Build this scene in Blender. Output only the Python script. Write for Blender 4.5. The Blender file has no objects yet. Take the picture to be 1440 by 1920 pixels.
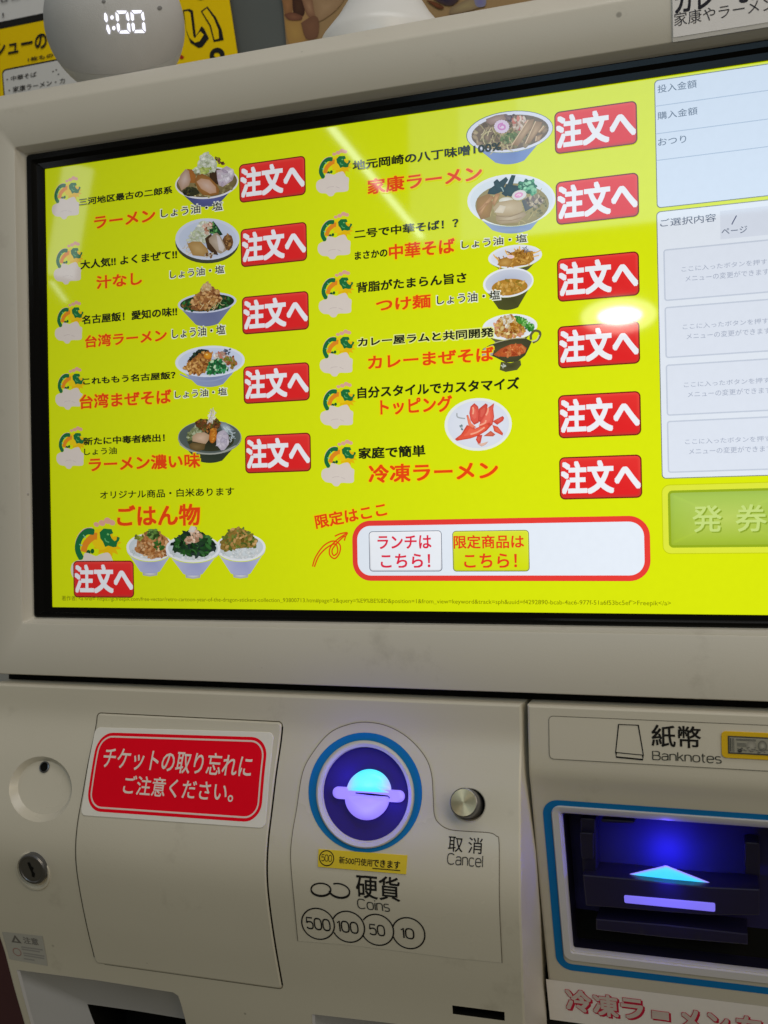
import bpy, bmesh, math, random
from mathutils import Vector, Matrix
from mathutils.geometry import tessellate_polygon, delaunay_2d_cdt
random.seed(7)
SC = bpy.context.scene
COL = SC.collection

# ------------------------------------------------------------------ camera
CX, CY, CZ = 0.39089876, -0.52755768, 0.05054356
M = ((0.9489883052615287, 0.31473225944619715, -0.019099773316548288),
     (-0.020152577622569046, 9.108091507737705e-05, -0.9997969120373564),
     (-0.31466660148801645, 0.9491804868243756, 0.0064291010120569765))   # right, down, forward
F = 1900.0
cam = bpy.data.cameras.new('camera')
cam.sensor_fit = 'HORIZONTAL'; cam.sensor_width = 36.0; cam.lens = F / 1440 * 36
cam.clip_start = 0.01; cam.clip_end = 60
cam.dof.use_dof = True; cam.dof.focus_distance = 0.56; cam.dof.aperture_fstop = 20
camo = bpy.data.objects.new('camera', cam); COL.objects.link(camo)
camo.matrix_world = Matrix(((M[0][0], -M[1][0], -M[2][0], CX), (M[0][1], -M[1][1], -M[2][1], CY),
                            (M[0][2], -M[1][2], -M[2][2], CZ), (0, 0, 0, 1)))
SC.camera = camo

# ------------------------------------------------------------------ light
W = bpy.data.worlds.new('World'); SC.world = W; W.use_nodes = True
nt = W.node_tree; bg = nt.nodes['Background']
tc = nt.nodes.new('ShaderNodeTexCoord'); sx = nt.nodes.new('ShaderNodeSeparateXYZ'); rp = nt.nodes.new('ShaderNodeValToRGB')
mp = nt.nodes.new('ShaderNodeMapRange'); mp.inputs[1].default_value = -1; mp.inputs[2].default_value = 1
nt.links.new(tc.outputs['Generated'], sx.inputs[0]); nt.links.new(sx.outputs[2], mp.inputs[0])
nt.links.new(mp.outputs[0], rp.inputs[0]); nt.links.new(rp.outputs[0], bg.inputs[0])
e = rp.color_ramp.elements
e[0].position = 0.30; e[0].color = (0.42, 0.35, 0.17, 1)
e[1].position = 0.62; e[1].color = (0.92, 0.85, 0.68, 1)
bg.inputs[1].default_value = 0.178

def ray(px, py):
    a, b = (px - 720) / F, (py - 960) / F
    return Vector([M[0][i] * a + M[1][i] * b + M[2][i] for i in range(3)])
CAM = Vector((CX, CY, CZ))
def mirror(px, py, t):          # where the room is seen mirrored in the glass: a lamp there shows at that place
    d = ray(px, py); k = -CY / d.y; p = CAM + d * k
    r = Vector((d.x, -d.y, d.z)).normalized()
    return p + r * t
def mirror_z(px, py, z):
    d = ray(px, py); k = -CY / d.y; p = CAM + d * k
    return p + Vector((d.x, -d.y, d.z)) * ((z - p.z) / d.z)
def area(name, p, look, up, sx_, sy_, radiance, color, shape='RECTANGLE'):
    l = bpy.data.lights.new(name, 'AREA'); l.shape = shape; l.size = sx_; l.size_y = sy_
    A = sx_ * sy_ * (math.pi / 4 if shape in ('DISK', 'ELLIPSE') else 1)
    l.energy = radiance * math.pi * A; l.color = color
    o = bpy.data.objects.new(name, l); COL.objects.link(o)
    zax = -(Vector(look)).normalized(); yax = Vector(up); yax = (yax - zax * yax.dot(zax)).normalized(); xax = yax.cross(zax)
    o.matrix_world = Matrix(((xax.x, yax.x, zax.x, p[0]), (xax.y, yax.y, zax.y, p[1]), (xax.z, yax.z, zax.z, p[2]), (0, 0, 0, 1)))
    return o
# fluorescent tube on the ceiling, running away from the machine
a = mirror_z(618, 236, 1.15); b = mirror_z(792, 446, 1.15)
area('ceiling_tube', (a + b) / 2, (0, 0, -1), b - a, 0.026, (a - b).length, 9.0, (0.86, 1, 0.94))
# bright room front behind the photographer (upper right part of the glass)
a = mirror(1110, 428, 2.6); b = mirror(1110, -60, 2.6)
c0 = mirror(740, 300, 2.6); c1 = mirror(1560, 300, 2.6)
for xa, xb, rad in ((c0.x, c0.x + .16, 1.0), (c0.x + .16, c0.x + .34, 2.0), (c0.x + .34, c1.x, 3.1)):
    area('front_window', Vector(((xa + xb) / 2, a.y, (a.z + b.z) / 2)), (0, 1, 0), (0, 0, 1), xb - xa, b.z - a.z, rad, (0.50, 0.78, 1.0))
# round downlight
p = mirror(1162, 592, 3.0)
area('downlight', p, Vector((0.3, 0, 0.1)) - p, (0, 0, 1), 0.145, 0.058, 38.0, (1, 0.96, 0.85), 'ELLIPSE')
p = mirror(1160, 592, 3.05); area('downlight_halo', p, Vector((0.3, 0, 0.1)) - p, (0, 0, 1), 0.25, 0.12, 6.5, (1, 0.93, 0.78), 'ELLIPSE')  # larger dim ellipse added to make the halo round the downlight reflection
# tall bright doorway seen at the left edge of the glass
a = mirror(147, 310, 1.6); b = mirror(113, 520, 1.6)
area('door_light', (a + b) / 2, Vector((0.1, 0, 0.1)) - (a + b) / 2, a - b, 0.06, (a - b).length, 2.4, (0.85, 0.93, 1.0))
a = mirror_z(96, 527, 1.15); b = mirror_z(124, 566, 1.15)
area('far_tube', (a + b) / 2, (0, 0, -1), b - a, 0.02, (a - b).length, 6.0, (0.9, 1, 0.95))
area('right_light', (1.5, -0.5, 0.15), (-1.3, 0.45, -0.35), (0, 0, 1), 0.5, 0.8, 1.6, (0.95, 0.95, 0.9))  # added fill that lights the recessed side wall from the right
# added fill lights: warm from above right, cool from the left
area('warm_fill', (1.3, -1.3, 1.0), (-1.0, 1.2, -1.05), (0, 1, 0), 1.2, 0.6, 3.8, (1, 0.85, 0.62))
area('side_light', (-1.5, -0.9, 0.25), (1.5, 0.8, -0.25), (0, 0, 1), 0.5, 0.9, 0.7, (0.74, 0.9, 1.0))
area('top_fill', (0.45, -0.35, 1.2), (-0.05, 0.3, -0.9), (0, 1, 0), 0.8, 0.3, 3.7, (1, 0.98, 0.99))  # unseen fill added to brighten the upper bezel and the posters

SC.view_settings.view_transform = 'Standard'; SC.view_settings.look = 'None'
SC.view_settings.exposure = 0.0; SC.view_settings.gamma = 1.0

# ------------------------------------------------------------------ surfaces of the machine
def hermite(tab):
    zs = [t[0] for t in tab]; ys = [t[1] for t in tab]; n = len(tab)
    ms = []
    for i in range(n):
        if i == 0: ms.append((ys[1] - ys[0]) / (zs[1] - zs[0]))
        elif i == n - 1: ms.append((ys[-1] - ys[-2]) / (zs[-1] - zs[-2]))
        else: ms.append((ys[i + 1] - ys[i - 1]) / (zs[i + 1] - zs[i - 1]))
    def f(z):
        if z >= zs[0]: return ys[0]
        if z <= zs[-1]: return ys[-1] + ms[-1] * (z - zs[-1])
        for i in range(n - 1):
            if z >= zs[i + 1]:
                h = zs[i + 1] - zs[i]; t = (z - zs[i]) / h
                return ((2*t**3 - 3*t*t + 1) * ys[i] + (t**3 - 2*t*t + t) * h * ms[i]
                        + (-2*t**3 + 3*t*t) * ys[i+1] + (t**3 - t*t) * h * ms[i+1])
    return f
class Surf:
    def __init__(s, f): s.f = f
    def xz(s, px, py):
        d = ray(px, py); t = -CY / d.y
        for _ in range(25):
            z = CZ + t * d.z; t = 0.4 * t + 0.6 * (s.f(z) - CY) / d.y
        return (CX + t * d.x, CZ + t * d.z)
    def p3(s, x, z, off=0.0): return (x, s.f(z) - off, z)
SCR = Surf(lambda z: 0.0)
BEZ = Surf(lambda z: -0.010)
LOW = Surf(hermite([(-.050, -.0115), (-.066, -.0125), (-.088, -.0215), (-.105, -.0275), (-.120, -.0328), (-.1345, -.0352),
                    (-.150, -.0338), (-.178, -.0268), (-.206, -.0178), (-.232, -.0100), (-.262, .0000)]))
BIL = Surf(hermite([(-.050, -.0115), (-.072, -.0122), (-.0815, -.0116), (-.0880, -.0088), (-.100, -.0042), (-.128, .0060), (-.165, .0190), (-.202, .0330), (-.240, .0480)]))
WAL = Surf(lambda z: 0.22)
FLAT = Surf(lambda z: 0.0)

# ------------------------------------------------------------------ colour and materials
def lin(c): c /= 255.0; return c / 12.92 if c <= 0.04045 else ((c + 0.055) / 1.055) ** 2.4
def C3(r, g, b): return (lin(r), lin(g), lin(b))
def mul(c, k): return tuple(min(1.0, x * k) for x in c)
def mixc(a, b, t): return tuple(x * (1 - t) + y * t for x, y in zip(a, b))

def newmat(name):
    m = bpy.data.materials.new(name); m.use_nodes = True
    return m, m.node_tree, m.node_tree.nodes['Principled BSDF']
def plastic(name, col, rough=0.45, bump=0.15, bscale=900, var=0.05, vscale=14, spec=0.5, coat=0.0, dirt=0.0, dirtcol=(.12, .09, .05)):
    m, n, b = newmat(name)
    tc = n.nodes.new('ShaderNodeTexCoord')
    nz = n.nodes.new('ShaderNodeTexNoise'); nz.inputs['Scale'].default_value = vscale; nz.inputs['Detail'].default_value = 5
    n.links.new(tc.outputs['Object'], nz.inputs['Vector'])
    mx = n.nodes.new('ShaderNodeMix'); mx.data_type = 'RGBA'
    mx.inputs[6].default_value = (*mul(col, 1 - var), 1); mx.inputs[7].default_value = (*mul(col, 1 + var), 1)
    n.links.new(nz.outputs['Fac'], mx.inputs[0])
    out = mx.outputs[2]
    if dirt > 0:
        n2 = n.nodes.new('ShaderNodeTexNoise'); n2.inputs['Scale'].default_value = 26; n2.inputs['Detail'].default_value = 7; n2.inputs['Roughness'].default_value = .68
        n.links.new(tc.outputs['Object'], n2.inputs['Vector'])
        mr = n.nodes.new('ShaderNodeMapRange'); mr.inputs[1].default_value = .60; mr.inputs[2].default_value = .82; mr.inputs[4].default_value = dirt
        n.links.new(n2.outputs['Fac'], mr.inputs[0])
        m2 = n.nodes.new('ShaderNodeMix'); m2.data_type = 'RGBA'; m2.inputs[7].default_value = (*dirtcol, 1)
        n.links.new(mr.outputs[0], m2.inputs[0]); n.links.new(out, m2.inputs[6]); out = m2.outputs[2]
        vo = n.nodes.new('ShaderNodeTexVoronoi'); vo.inputs['Scale'].default_value = 70; n.links.new(tc.outputs['Object'], vo.inputs['Vector'])
        n3 = n.nodes.new('ShaderNodeTexNoise'); n3.inputs['Scale'].default_value = 19; n.links.new(tc.outputs['Object'], n3.inputs['Vector'])
        mt = n.nodes.new('ShaderNodeMath'); mt.operation = 'ADD'; n.links.new(vo.outputs['Distance'], mt.inputs[0]); n.links.new(n3.outputs['Fac'], mt.inputs[1])
        m3 = n.nodes.new('ShaderNodeMapRange'); m3.inputs[1].default_value = .44; m3.inputs[2].default_value = .40; m3.inputs[3].default_value = 0; m3.inputs[4].default_value = .55
        n.links.new(mt.outputs[0], m3.inputs[0])
        m4 = n.nodes.new('ShaderNodeMix'); m4.data_type = 'RGBA'; m4.inputs[7].default_value = (.10, .085, .06, 1)
        n.links.new(m3.outputs[0], m4.inputs[0]); n.links.new(out, m4.inputs[6]); out = m4.outputs[2]
    n.links.new(out, b.inputs['Base Color'])
    rr = n.nodes.new('ShaderNodeMapRange'); rr.inputs[3].default_value = rough * .8; rr.inputs[4].default_value = min(1, rough * 1.25)
    n.links.new(nz.outputs['Fac'], rr.inputs[0]); n.links.new(rr.outputs[0], b.inputs['Roughness'])
    b.inputs['Specular IOR Level'].default_value = spec
    b.inputs['Coat Weight'].default_value = coat
    if bump > 0:
        nb = n.nodes.new('ShaderNodeTexNoise'); nb.inputs['Scale'].default_value = bscale; nb.inputs['Detail'].default_value = 2
        n.links.new(tc.outputs['Object'], nb.inputs['Vector'])
        bp = n.nodes.new('ShaderNodeBump'); bp.inputs['Strength'].default_value = bump; bp.inputs['Distance'].default_value = .0003
        n.links.new(nb.outputs['Fac'], bp.inputs['Height']); n.links.new(bp.outputs[0], b.inputs['Normal'])
    return m
CREAM = plastic('cream_plastic', (.585, .555, .49), .42, .12, 1100, .05, 9, .45, dirt=.30)
BODYP = plastic('beige_painted_steel', (.575, .54, .455), .36, .12, 1100, .07, 8, .45, dirt=.32)
LABELP = plastic('label_film', (.59, .555, .47), .28, .0, 100, .02, 10, .5)
BLACK = plastic('black_frame', (.004, .004, .004), .12, .0, 100, .1, 20, .10)
DARK = plastic('dark_gap', (.006, .006, .005), .8, 0, 100, .1, 20, .1)
WHITEP = plastic('white_plastic', (.70, .70, .70), .32, .0, 100, .03, 12, .5)
RIMP = plastic('shaded_white_rim', (.58, .57, .57), .35, 0, 100, .03, 12, .4)  # white rims greyed, the shade on them is in the base colour
CHROME = plastic('brushed_metal', (.46, .38, .24), .34, 0, 100, .1, 40, .6)
for nd in CHROME.node_tree.nodes:
    if nd.type == 'BSDF_PRINCIPLED': nd.inputs['Metallic'].default_value = 1; nd.inputs['Anisotropic'].default_value = .92
for nd in list(CHROME.node_tree.nodes):
    if nd.type == 'BSDF_PRINCIPLED':
        tg = CHROME.node_tree.nodes.new('ShaderNodeTangent'); tg.direction_type = 'RADIAL'; tg.axis = 'Z'
        CHROME.node_tree.links.new(tg.outputs[0], nd.inputs['Tangent'])
STEEL = plastic('dark_steel', (.16, .16, .17), .3, 0, 100, .1, 60, .6)
for nd in STEEL.node_tree.nodes:
    if nd.type == 'BSDF_PRINCIPLED': nd.inputs['Metallic'].default_value = .8
SMOKE = plastic('black_glossy_plastic', (.012, .011, .028), .36, 0, 100, .1, 20, .35)
SHELFP = plastic('shelf_plastic', (.014, .012, .042), .34, 0, 100, .1, 20, .4)
CAVB = plastic('tinted_black_plastic', (.030, .026, .10), .6, 0, 100, .1, 20, .2)
FABRIC = plastic('grey_fabric', (.54, .54, .55), .85, .8, 1600, .08, 30, .2)
TRAYP = plastic('lit_tray_plastic', (.50, .50, .53), .35, 0, 100, .04, 12, .4)  # pale lavender base stands in for cool light on the tray sides
PALEP = plastic('pale_grey_plastic', (.56, .57, .57), .4, 0, 100, .03, 12, .4)
WALLM = plastic('wall_paint', (.42, .41, .39), .7, .1, 200, .04, 6, .3)
MAROON = plastic('maroon_panel', (.085, .030, .034), .5, .1, 200, .15, 5, .3)
GREYB = plastic('grey_board', (.085, .095, .092), .5, .05, 200, .12, 9, .4)

def attr_mat(name, emit, rough):
    m, n, b = newmat(name)
    at = n.nodes.new('ShaderNodeAttribute'); at.attribute_name = 'Col'
    tc = n.nodes.new('ShaderNodeTexCoord')
    nz = n.nodes.new('ShaderNodeTexNoise'); nz.inputs['Scale'].default_value = 240; nz.inputs['Detail'].default_value = 3
    n.links.new(tc.outputs['Object'], nz.inputs['Vector'])
    mr = n.nodes.new('ShaderNodeMapRange'); mr.inputs[3].default_value = .975; mr.inputs[4].default_value = 1.025
    n.links.new(nz.outputs['Fac'], mr.inputs[0])
    b.inputs['Roughness'].default_value = rough
    if emit:      # liquid crystal panel: dimmer when looked at from the side
        lw = n.nodes.new('ShaderNodeLayerWeight'); lw.inputs[0].default_value = .5
        s1 = n.nodes.new('ShaderNodeMath'); s1.operation = 'SUBTRACT'; s1.inputs[0].default_value = 1
        pw = n.nodes.new('ShaderNodeMath'); pw.operation = 'POWER'; pw.inputs[1].default_value = 2.3
        mu = n.nodes.new('ShaderNodeMath'); mu.operation = 'MULTIPLY'
        n.links.new(lw.outputs['Facing'], s1.inputs[1]); n.links.new(s1.outputs[0], pw.inputs[0])
        n.links.new(pw.outputs[0], mu.inputs[0]); n.links.new(mr.outputs[0], mu.inputs[1])
        b.inputs['Base Color'].default_value = (.004, .004, .004, 1)
        n.links.new(at.outputs['Color'], b.inputs['Emission Color']); n.links.new(mu.outputs[0], b.inputs['Emission Strength'])
    else:
        hs = n.nodes.new('ShaderNodeVectorMath'); hs.operation = 'SCALE'
        n.links.new(at.outputs['Color'], hs.inputs[0]); n.links.new(mr.outputs[0], hs.inputs['Scale'])
        n.links.new(hs.outputs[0], b.inputs['Base Color'])
    return m
LCD = attr_mat('lit_screen', True, .035)
PRINT = attr_mat('printed_film', False, .34)
PAPER = attr_mat('printed_paper', False, .6)
for m_ in (PRINT, PAPER): m_.node_tree.nodes['Principled BSDF'].inputs['Specular IOR Level'].default_value = .02
def glow(name, col, strength):
    m, n, b = newmat(name)
    b.inputs['Base Color'].default_value = (.2, .2, .3, 1); b.inputs['Emission Color'].default_value = (*col, 1)
    b.inputs['Emission Strength'].default_value = strength; b.inputs['Roughness'].default_value = .4
    return m
GCYAN = attr_mat('glowing_lens', False, .3)
for nd in list(GCYAN.node_tree.nodes):
    if nd.type == 'BSDF_PRINCIPLED':
        at = [q for q in GCYAN.node_tree.nodes if q.type == 'ATTRIBUTE'][0]
        GCYAN.node_tree.links.new(at.outputs['Color'], nd.inputs['Emission Color']); nd.inputs['Emission Strength'].default_value = 1.0
        for l in list(nd.inputs['Base Color'].links): GCYAN.node_tree.links.remove(l)
        nd.inputs['Base Color'].default_value = (.25, .25, .4, 1)
GWHITE = glow('white_segments', (.90, .90, 1.0), 1.4)

# ------------------------------------------------------------------ mesh helpers
def empty(name, loc=(0, 0, 0)):
    o = bpy.data.objects.new(name, None); COL.objects.link(o); o.location = loc; o.empty_display_size = .02; return o
def tag(o, label, cat, group=None, kind=None):
    o['label'] = label; o['category'] = cat
    if group: o['group'] = group
    if kind: o['kind'] = kind
    return o
class MB:
    def __init__(s): s.v = []; s.f = []; s.c = []; s.m = []; s.mats = []
    def mi(s, mat):
        if mat not in s.mats: s.mats.append(mat)
        return s.mats.index(mat)
    def add(s, verts, faces, mat, col=(.8, .8, .8)):
        k = len(s.v); s.v += [tuple(p) for p in verts]
        s.c += (list(col) if isinstance(col, list) else [col] * len(verts))
        s.f += [[i + k for i in f] for f in faces]; s.m += [s.mi(mat)] * len(faces)
    def build(s, name, parent=None, smooth=None, loc=None):
        me = bpy.data.meshes.new(name)
        l = Vector(loc) if loc else Vector((0, 0, 0))
        me.from_pydata([tuple(Vector(p) - l) for p in s.v], [], s.f)
        for m in s.mats: me.materials.append(m)
        me.polygons.foreach_set('material_index', s.m)
        at = me.attributes.new('Col', 'FLOAT_COLOR', 'POINT')
        buf = []
        for c in s.c: buf += [c[0], c[1], c[2], 1.0]
        at.data.foreach_set('color', buf)
        if smooth is not None:
            me.polygons.foreach_set('use_smooth', [True] * len(me.polygons))
            me.set_sharp_from_angle(angle=math.radians(smooth))
        me.update()
        o = bpy.data.objects.new(name, me); COL.objects.link(o)
        if parent: o.parent = parent
        if loc: o.location = l
        return o
    # flat / draped shapes; pts given on the surface as (x, z)
    def fan(s, surf, pts, off, mat, col, edge=None):
        n = len(pts); cx = sum(p[0] for p in pts) / n; cz = sum(p[1] for p in pts) / n
        V = [surf.p3(cx, cz, off)] + [surf.p3(x, z, off) for x, z in pts]
        s.add(V, [[0, i + 1, (i + 1) % n + 1] for i in range(n)], mat, [col] + [edge or col] * n)
    def poly(s, surf, pts, off, mat, col):
        V = [surf.p3(x, z, off) for x, z in pts]
        t = tessellate_polygon([[Vector((x, z, 0)) for x, z in pts]])
        s.add(V, [list(q) for q in t], mat, col)
    def grid_fill(s, surf, outline, holes, off, mat, col, step=.004):
        V, Fc = cdt_fill(outline, holes, step)
        s.add([surf.p3(x, z, off) for x, z in V], Fc, mat, col)
    def strip(s, surf, pts, w, off, mat, col, closed=False):
        n = len(pts); L = []; R = []
        for i in range(n):
            a = pts[(i - 1) % n] if (closed or i > 0) else pts[i]
            b = pts[(i + 1) % n] if (closed or i < n - 1) else pts[i]
            dx, dz = b[0] - a[0], b[1] - a[1]; q = math.hypot(dx, dz) or 1
            ww = w[min(i, len(w) - 1)] if isinstance(w, list) else w
            nx, nz = -dz / q * ww / 2, dx / q * ww / 2
            L.append((pts[i][0] + nx, pts[i][1] + nz)); R.append((pts[i][0] - nx, pts[i][1] - nz))
        V = [surf.p3(x, z, off) for x, z in L] + [surf.p3(x, z, off) for x, z in R]
        k = n if closed else n - 1
        s.add(V, [[i, (i + 1) % n, n + (i + 1) % n, n + i] for i in range(k)], mat, col)
    def loft(s, loops, mat, col=(.8, .8, .8), cap=False):
        n = len(loops[0]); V = [p for l in loops for p in l]
        Fc = [[j * n + i, j * n + (i + 1) % n, (j + 1) * n + (i + 1) % n, (j + 1) * n + i] for j in range(len(loops) - 1) for i in range(n)]
        if cap: Fc.append([(len(loops) - 1) * n + i for i in range(n)])
        s.add(V, Fc, mat, col)
    def slab(s, surf, outline, t, bev, mat, col=(.8, .8, .8), step=.004, base=-.0008, holes=[]):
        inn = offset_poly(outline, -bev)
        s.grid_fill(surf, inn, holes, t, mat, col, step)
        s.loft([[surf.p3(x, z, t) for x, z in inn], [surf.p3(x, z, t - bev * .6) for x, z in outline], [surf.p3(x, z, base) for x, z in outline]], mat, col)
    def text(s, surf, body, lb, rt, off, mat, col, bold=0.0, rot=0.0, grow=0.0, slant=0.0):
        x0, z0 = lb if abs(lb[0]) < 5 else surf.xz(*lb)
        x1, z1 = rt if abs(rt[0]) < 5 and lb is not None and abs(lb[0]) < 5 else surf.xz(*rt)
        V, Fc = glyphs(body, bold)
        cr, sr = math.cos(math.radians(rot)), math.sin(math.radians(rot))
        P = []
        for u, w, l_ in V:
            x = u * (x1 - x0); z = w * (z1 - z0); x += slant * z
            x, z = x * cr - z * sr, x * sr + z * cr
            P.append(surf.p3(x0 + x, z0 + z, off + l_))
        s.add(P, Fc, mat, col)

_gc = {}; _rg = {}
def sup(cx, cy, rx, ry, a0, a1, n=22, e=.72):
    o = []
    for k in range(n + 1):
        t = math.radians(a0 + (a1 - a0) * k / n); c, s_ = math.cos(t), math.sin(t)
        o.append((cx + rx * math.copysign(abs(c) ** e, c), cy + ry * math.copysign(abs(s_) ** e, s_)))
    return o
X_ = .76
STROKES = {'0': (.74, [sup(.37, .5, .37, .5, 90, 450, 36)]), '1': (.24, [[(0, .80), (.22, 1), (.22, 0)]]),
    '5': (.72, [[(.68, 1), (.10, 1), (.06, .52)], [(.06, .52), (.2, .62)] + sup(.36, .32, .35, .32, 88, -150, 20)]),
    'C': (.78, [sup(.40, .5, .40, .5, 42, 318, 30)]), 'o': (.62, [sup(.31, X_ / 2, .31, X_ / 2, 90, 450, 30)]), 'i': (.0, [[(0, 0), (0, X_)], [(0, .93), (0, 1.03)]]),
    'n': (.56, [[(0, 0), (0, X_)], [(0, .5)] + sup(.28, .46, .28, .30, 150, 0, 14) + [(.56, 0)]]), 's': (.50, [sup(.25, .57, .25, .19, 40, 270, 14) + sup(.25, .19, .25, .19, 90, -140, 14)]),
    'a': (.58, [sup(.29, .50, .27, .26, 150, 0, 12) + [(.56, 0)], [(.56, .44), (.25, .44)] + sup(.25, .22, .25, .22, 90, 270, 12) + [(.40, .02), (.56, .16)]]),
    'c': (.56, [sup(.30, X_ / 2, .30, X_ / 2, 45, 315, 24)]), 'e': (.60, [[(.02, .40), (.60, .40)] + sup(.30, X_ / 2, .30, X_ / 2, 5, 320, 26)]), 'l': (.0, [[(0, 0), (0, 1.03)]]),
    'B': (.70, [[(0, 0), (0, 1), (.40, 1)] + sup(.40, .76, .24, .24, 80, -90, 12) + [(0, .52)], [(.40, .52)] + sup(.42, .26, .28, .26, 80, -90, 12) + [(0, 0)]]),
    'k': (.50, [[(0, 0), (0, 1.03)], [(.48, X_), (.02, .32)], [(.18, .46), (.52, 0)]]), 't': (.34, [[(.12, 1), (.12, .16), (.18, .03), (.34, .02)], [(0, X_), (.33, X_)]])}
def stroke_text(body, wd, gap=.17):
    mb = MB(); x = 0.0
    for q in body:
        w, L_ = STROKES[q]
        for l in L_:
            cl_ = math.hypot(l[0][0] - l[-1][0], l[0][1] - l[-1][1]) < 1e-6
            mb.strip(FLAT, [(x + a, b) for a, b in (l[:-1] if cl_ else l)], wd, 0, None, (0, 0, 0), cl_)
        x += w + gap
    V = [(p[0], p[2]) for p in mb.v]; x0 = min(v[0] for v in V); x1 = max(v[0] for v in V); y0 = min(v[1] for v in V); y1 = max(v[1] for v in V)
    return [((a - x0) / (x1 - x0), (b - y0) / (y1 - y0), (i % 7) * 3e-7) for i, (a, b) in enumerate(V)], mb.f
def raw_glyph(ch):
    if ch not in _rg:
        c = bpy.data.curves.new('glyphs', 'FONT'); c.body = ch; c.resolution_u = 4
        o = bpy.data.objects.new('glyphs', c); COL.objects.link(o); bpy.context.view_layer.update()
        ev = o.evaluated_get(bpy.context.evaluated_depsgraph_get()); me = ev.to_mesh()
        _rg[ch] = ([(v.co.x, v.co.y) for v in me.vertices], [list(p.vertices) for p in me.polygons]); ev.to_mesh_clear()
        bpy.data.objects.remove(o); bpy.data.curves.remove(c)
    return _rg[ch]
def glyphs(body, bold, track=.10):
    k = (body, bold)
    if k in _gc: return _gc[k]
    if len(body) > 1 and all(q in STROKES for q in body): _gc[k] = stroke_text(body, .10 + bold * 3); return _gc[k]
    if len(body) > 1 and len(body) < 11 and all(33 <= ord(q) < 127 for q in body):     # wide grotesque letters, set one by one
        V = []; Fc = []; x = 0.0
        for q in body:
            v, f = raw_glyph(chr(ord(q) + 0xFEE0)); x0 = min(p[0] for p in v); x1 = max(p[0] for p in v)
            D = [(0, 0)] + ([(bold * .86 * a, bold * .86 * b) for a, b in ((1, 1), (1, -1), (-1, -1), (-1, 1))] if bold > 0 else [])
            for j, (dx, dy) in enumerate(D):
                n = len(V); V += [(p[0] - x0 + x + dx, p[1] + dy, j) for p in v]; Fc += [[i + n for i in g] for g in f]
            x += x1 - x0 + track
        x0 = min(v[0] for v in V); x1 = max(v[0] for v in V); y0 = min(v[1] for v in V); y1 = max(v[1] for v in V)
        _gc[k] = ([((a - x0) / (x1 - x0), (b - y0) / (y1 - y0), j * 3e-7) for a, b, j in V], Fc); return _gc[k]
    c = bpy.data.curves.new('glyphs', 'FONT'); c.body = body; c.resolution_u = 3; c.offset = 0
    o = bpy.data.objects.new('glyphs', c); COL.objects.link(o)
    def grab(off):
        c.offset = off; bpy.context.view_layer.update()
        ev = o.evaluated_get(bpy.context.evaluated_depsgraph_get()); me = ev.to_mesh()
        V = [(v.co.x, v.co.y) for v in me.vertices]; Fc = [list(p.vertices) for p in me.polygons]
        ev.to_mesh_clear(); return V, Fc
    V0, F0 = grab(0)
    bpy.data.objects.remove(o); bpy.data.curves.remove(c)
    D = [(0, 0)]
    if bold > 0: D += [(bold * .86 * a, bold * .86 * b) for a, b in ((1, 1), (1, -1), (-1, -1), (-1, 1), (1, 0), (0, -1), (-1, 0), (0, 1))]
    V = []; Fc = []
    for j, (dx, dy) in enumerate(D):
        n = len(V); V += [(x + dx, y + dy, j) for x, y in V0]; Fc += [[i + n for i in f] for f in F0]
    x0 = min(v[0] for v in V); x1 = max(v[0] for v in V); y0 = min(v[1] for v in V); y1 = max(v[1] for v in V)
    V = [((x - x0) / max(1e-6, x1 - x0), (y - y0) / max(1e-6, y1 - y0), j * 3e-7) for x, y, j in V]
    _gc[k] = (V, Fc); return _gc[k]

def inside(p, poly):
    x, y = p; r = False; n = len(poly); j = n - 1
    for i in range(n):
        xi, yi = poly[i]; xj, yj = poly[j]
        if (yi > y) != (yj > y) and x < (xj - xi) * (y - yi) / (yj - yi) + xi: r = not r
        j = i
    return r
def cdt_fill(outline, holes, step):
    vs = [Vector(p) for p in outline]; es = [(i, (i + 1) % len(outline)) for i in range(len(outline))]
    for h in holes:
        k = len(vs); vs += [Vector(p) for p in h]; es += [(k + i, k + (i + 1) % len(h)) for i in range(len(h))]
    x0 = min(p[0] for p in outline); x1 = max(p[0] for p in outline); z0 = min(p[1] for p in outline); z1 = max(p[1] for p in outline)
    nx = int((x1 - x0) / (step * 2)) ; nz = int((z1 - z0) / step)
    for j in range(1, nz):
        for i in range(1, nx):
            p = (x0 + (x1 - x0) * i / nx, z0 + (z1 - z0) * j / nz)
            if inside(p, outline) and not any(inside(p, h) for h in holes): vs.append(Vector(p))
    V, _, Fc, _, _, _ = delaunay_2d_cdt(vs, es, [], 0, 1e-7)
    out = []
    for f in Fc:
        c = (sum(V[i].x for i in f) / len(f), sum(V[i].y for i in f) / len(f))
        if inside(c, outline) and not any(inside(c, h) for h in holes): out.append(list(f))
    return [(v.x, v.y) for v in V], out
def offset_poly(pts, d):
    n = len(pts); A = sum(pts[i][0] * pts[(i + 1) % n][1] - pts[(i + 1) % n][0] * pts[i][1] for i in range(n))
    sgn = 1 if A > 0 else -1; out = []
    for i in range(n):
        a, b, c = pts[i - 1], pts[i], pts[(i + 1) % n]
        v1 = Vector((b[0] - a[0], b[1] - a[1])); v2 = Vector((c[0] - b[0], c[1] - b[1]))
        v1 = v1.normalized() if v1.length > 1e-9 else v2.normalized(); v2 = v2.normalized() if v2.length > 1e-9 else v1
        n1 = Vector((v1.y, -v1.x)) * sgn; n2 = Vector((v2.y, -v2.x)) * sgn
        m = n1 + n2; m = m.normalized() if m.length > 1e-6 else n1
        k = d / max(.35, m.dot(n1)); out.append((b[0] + m.x * k, b[1] + m.y * k))
    return out
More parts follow.
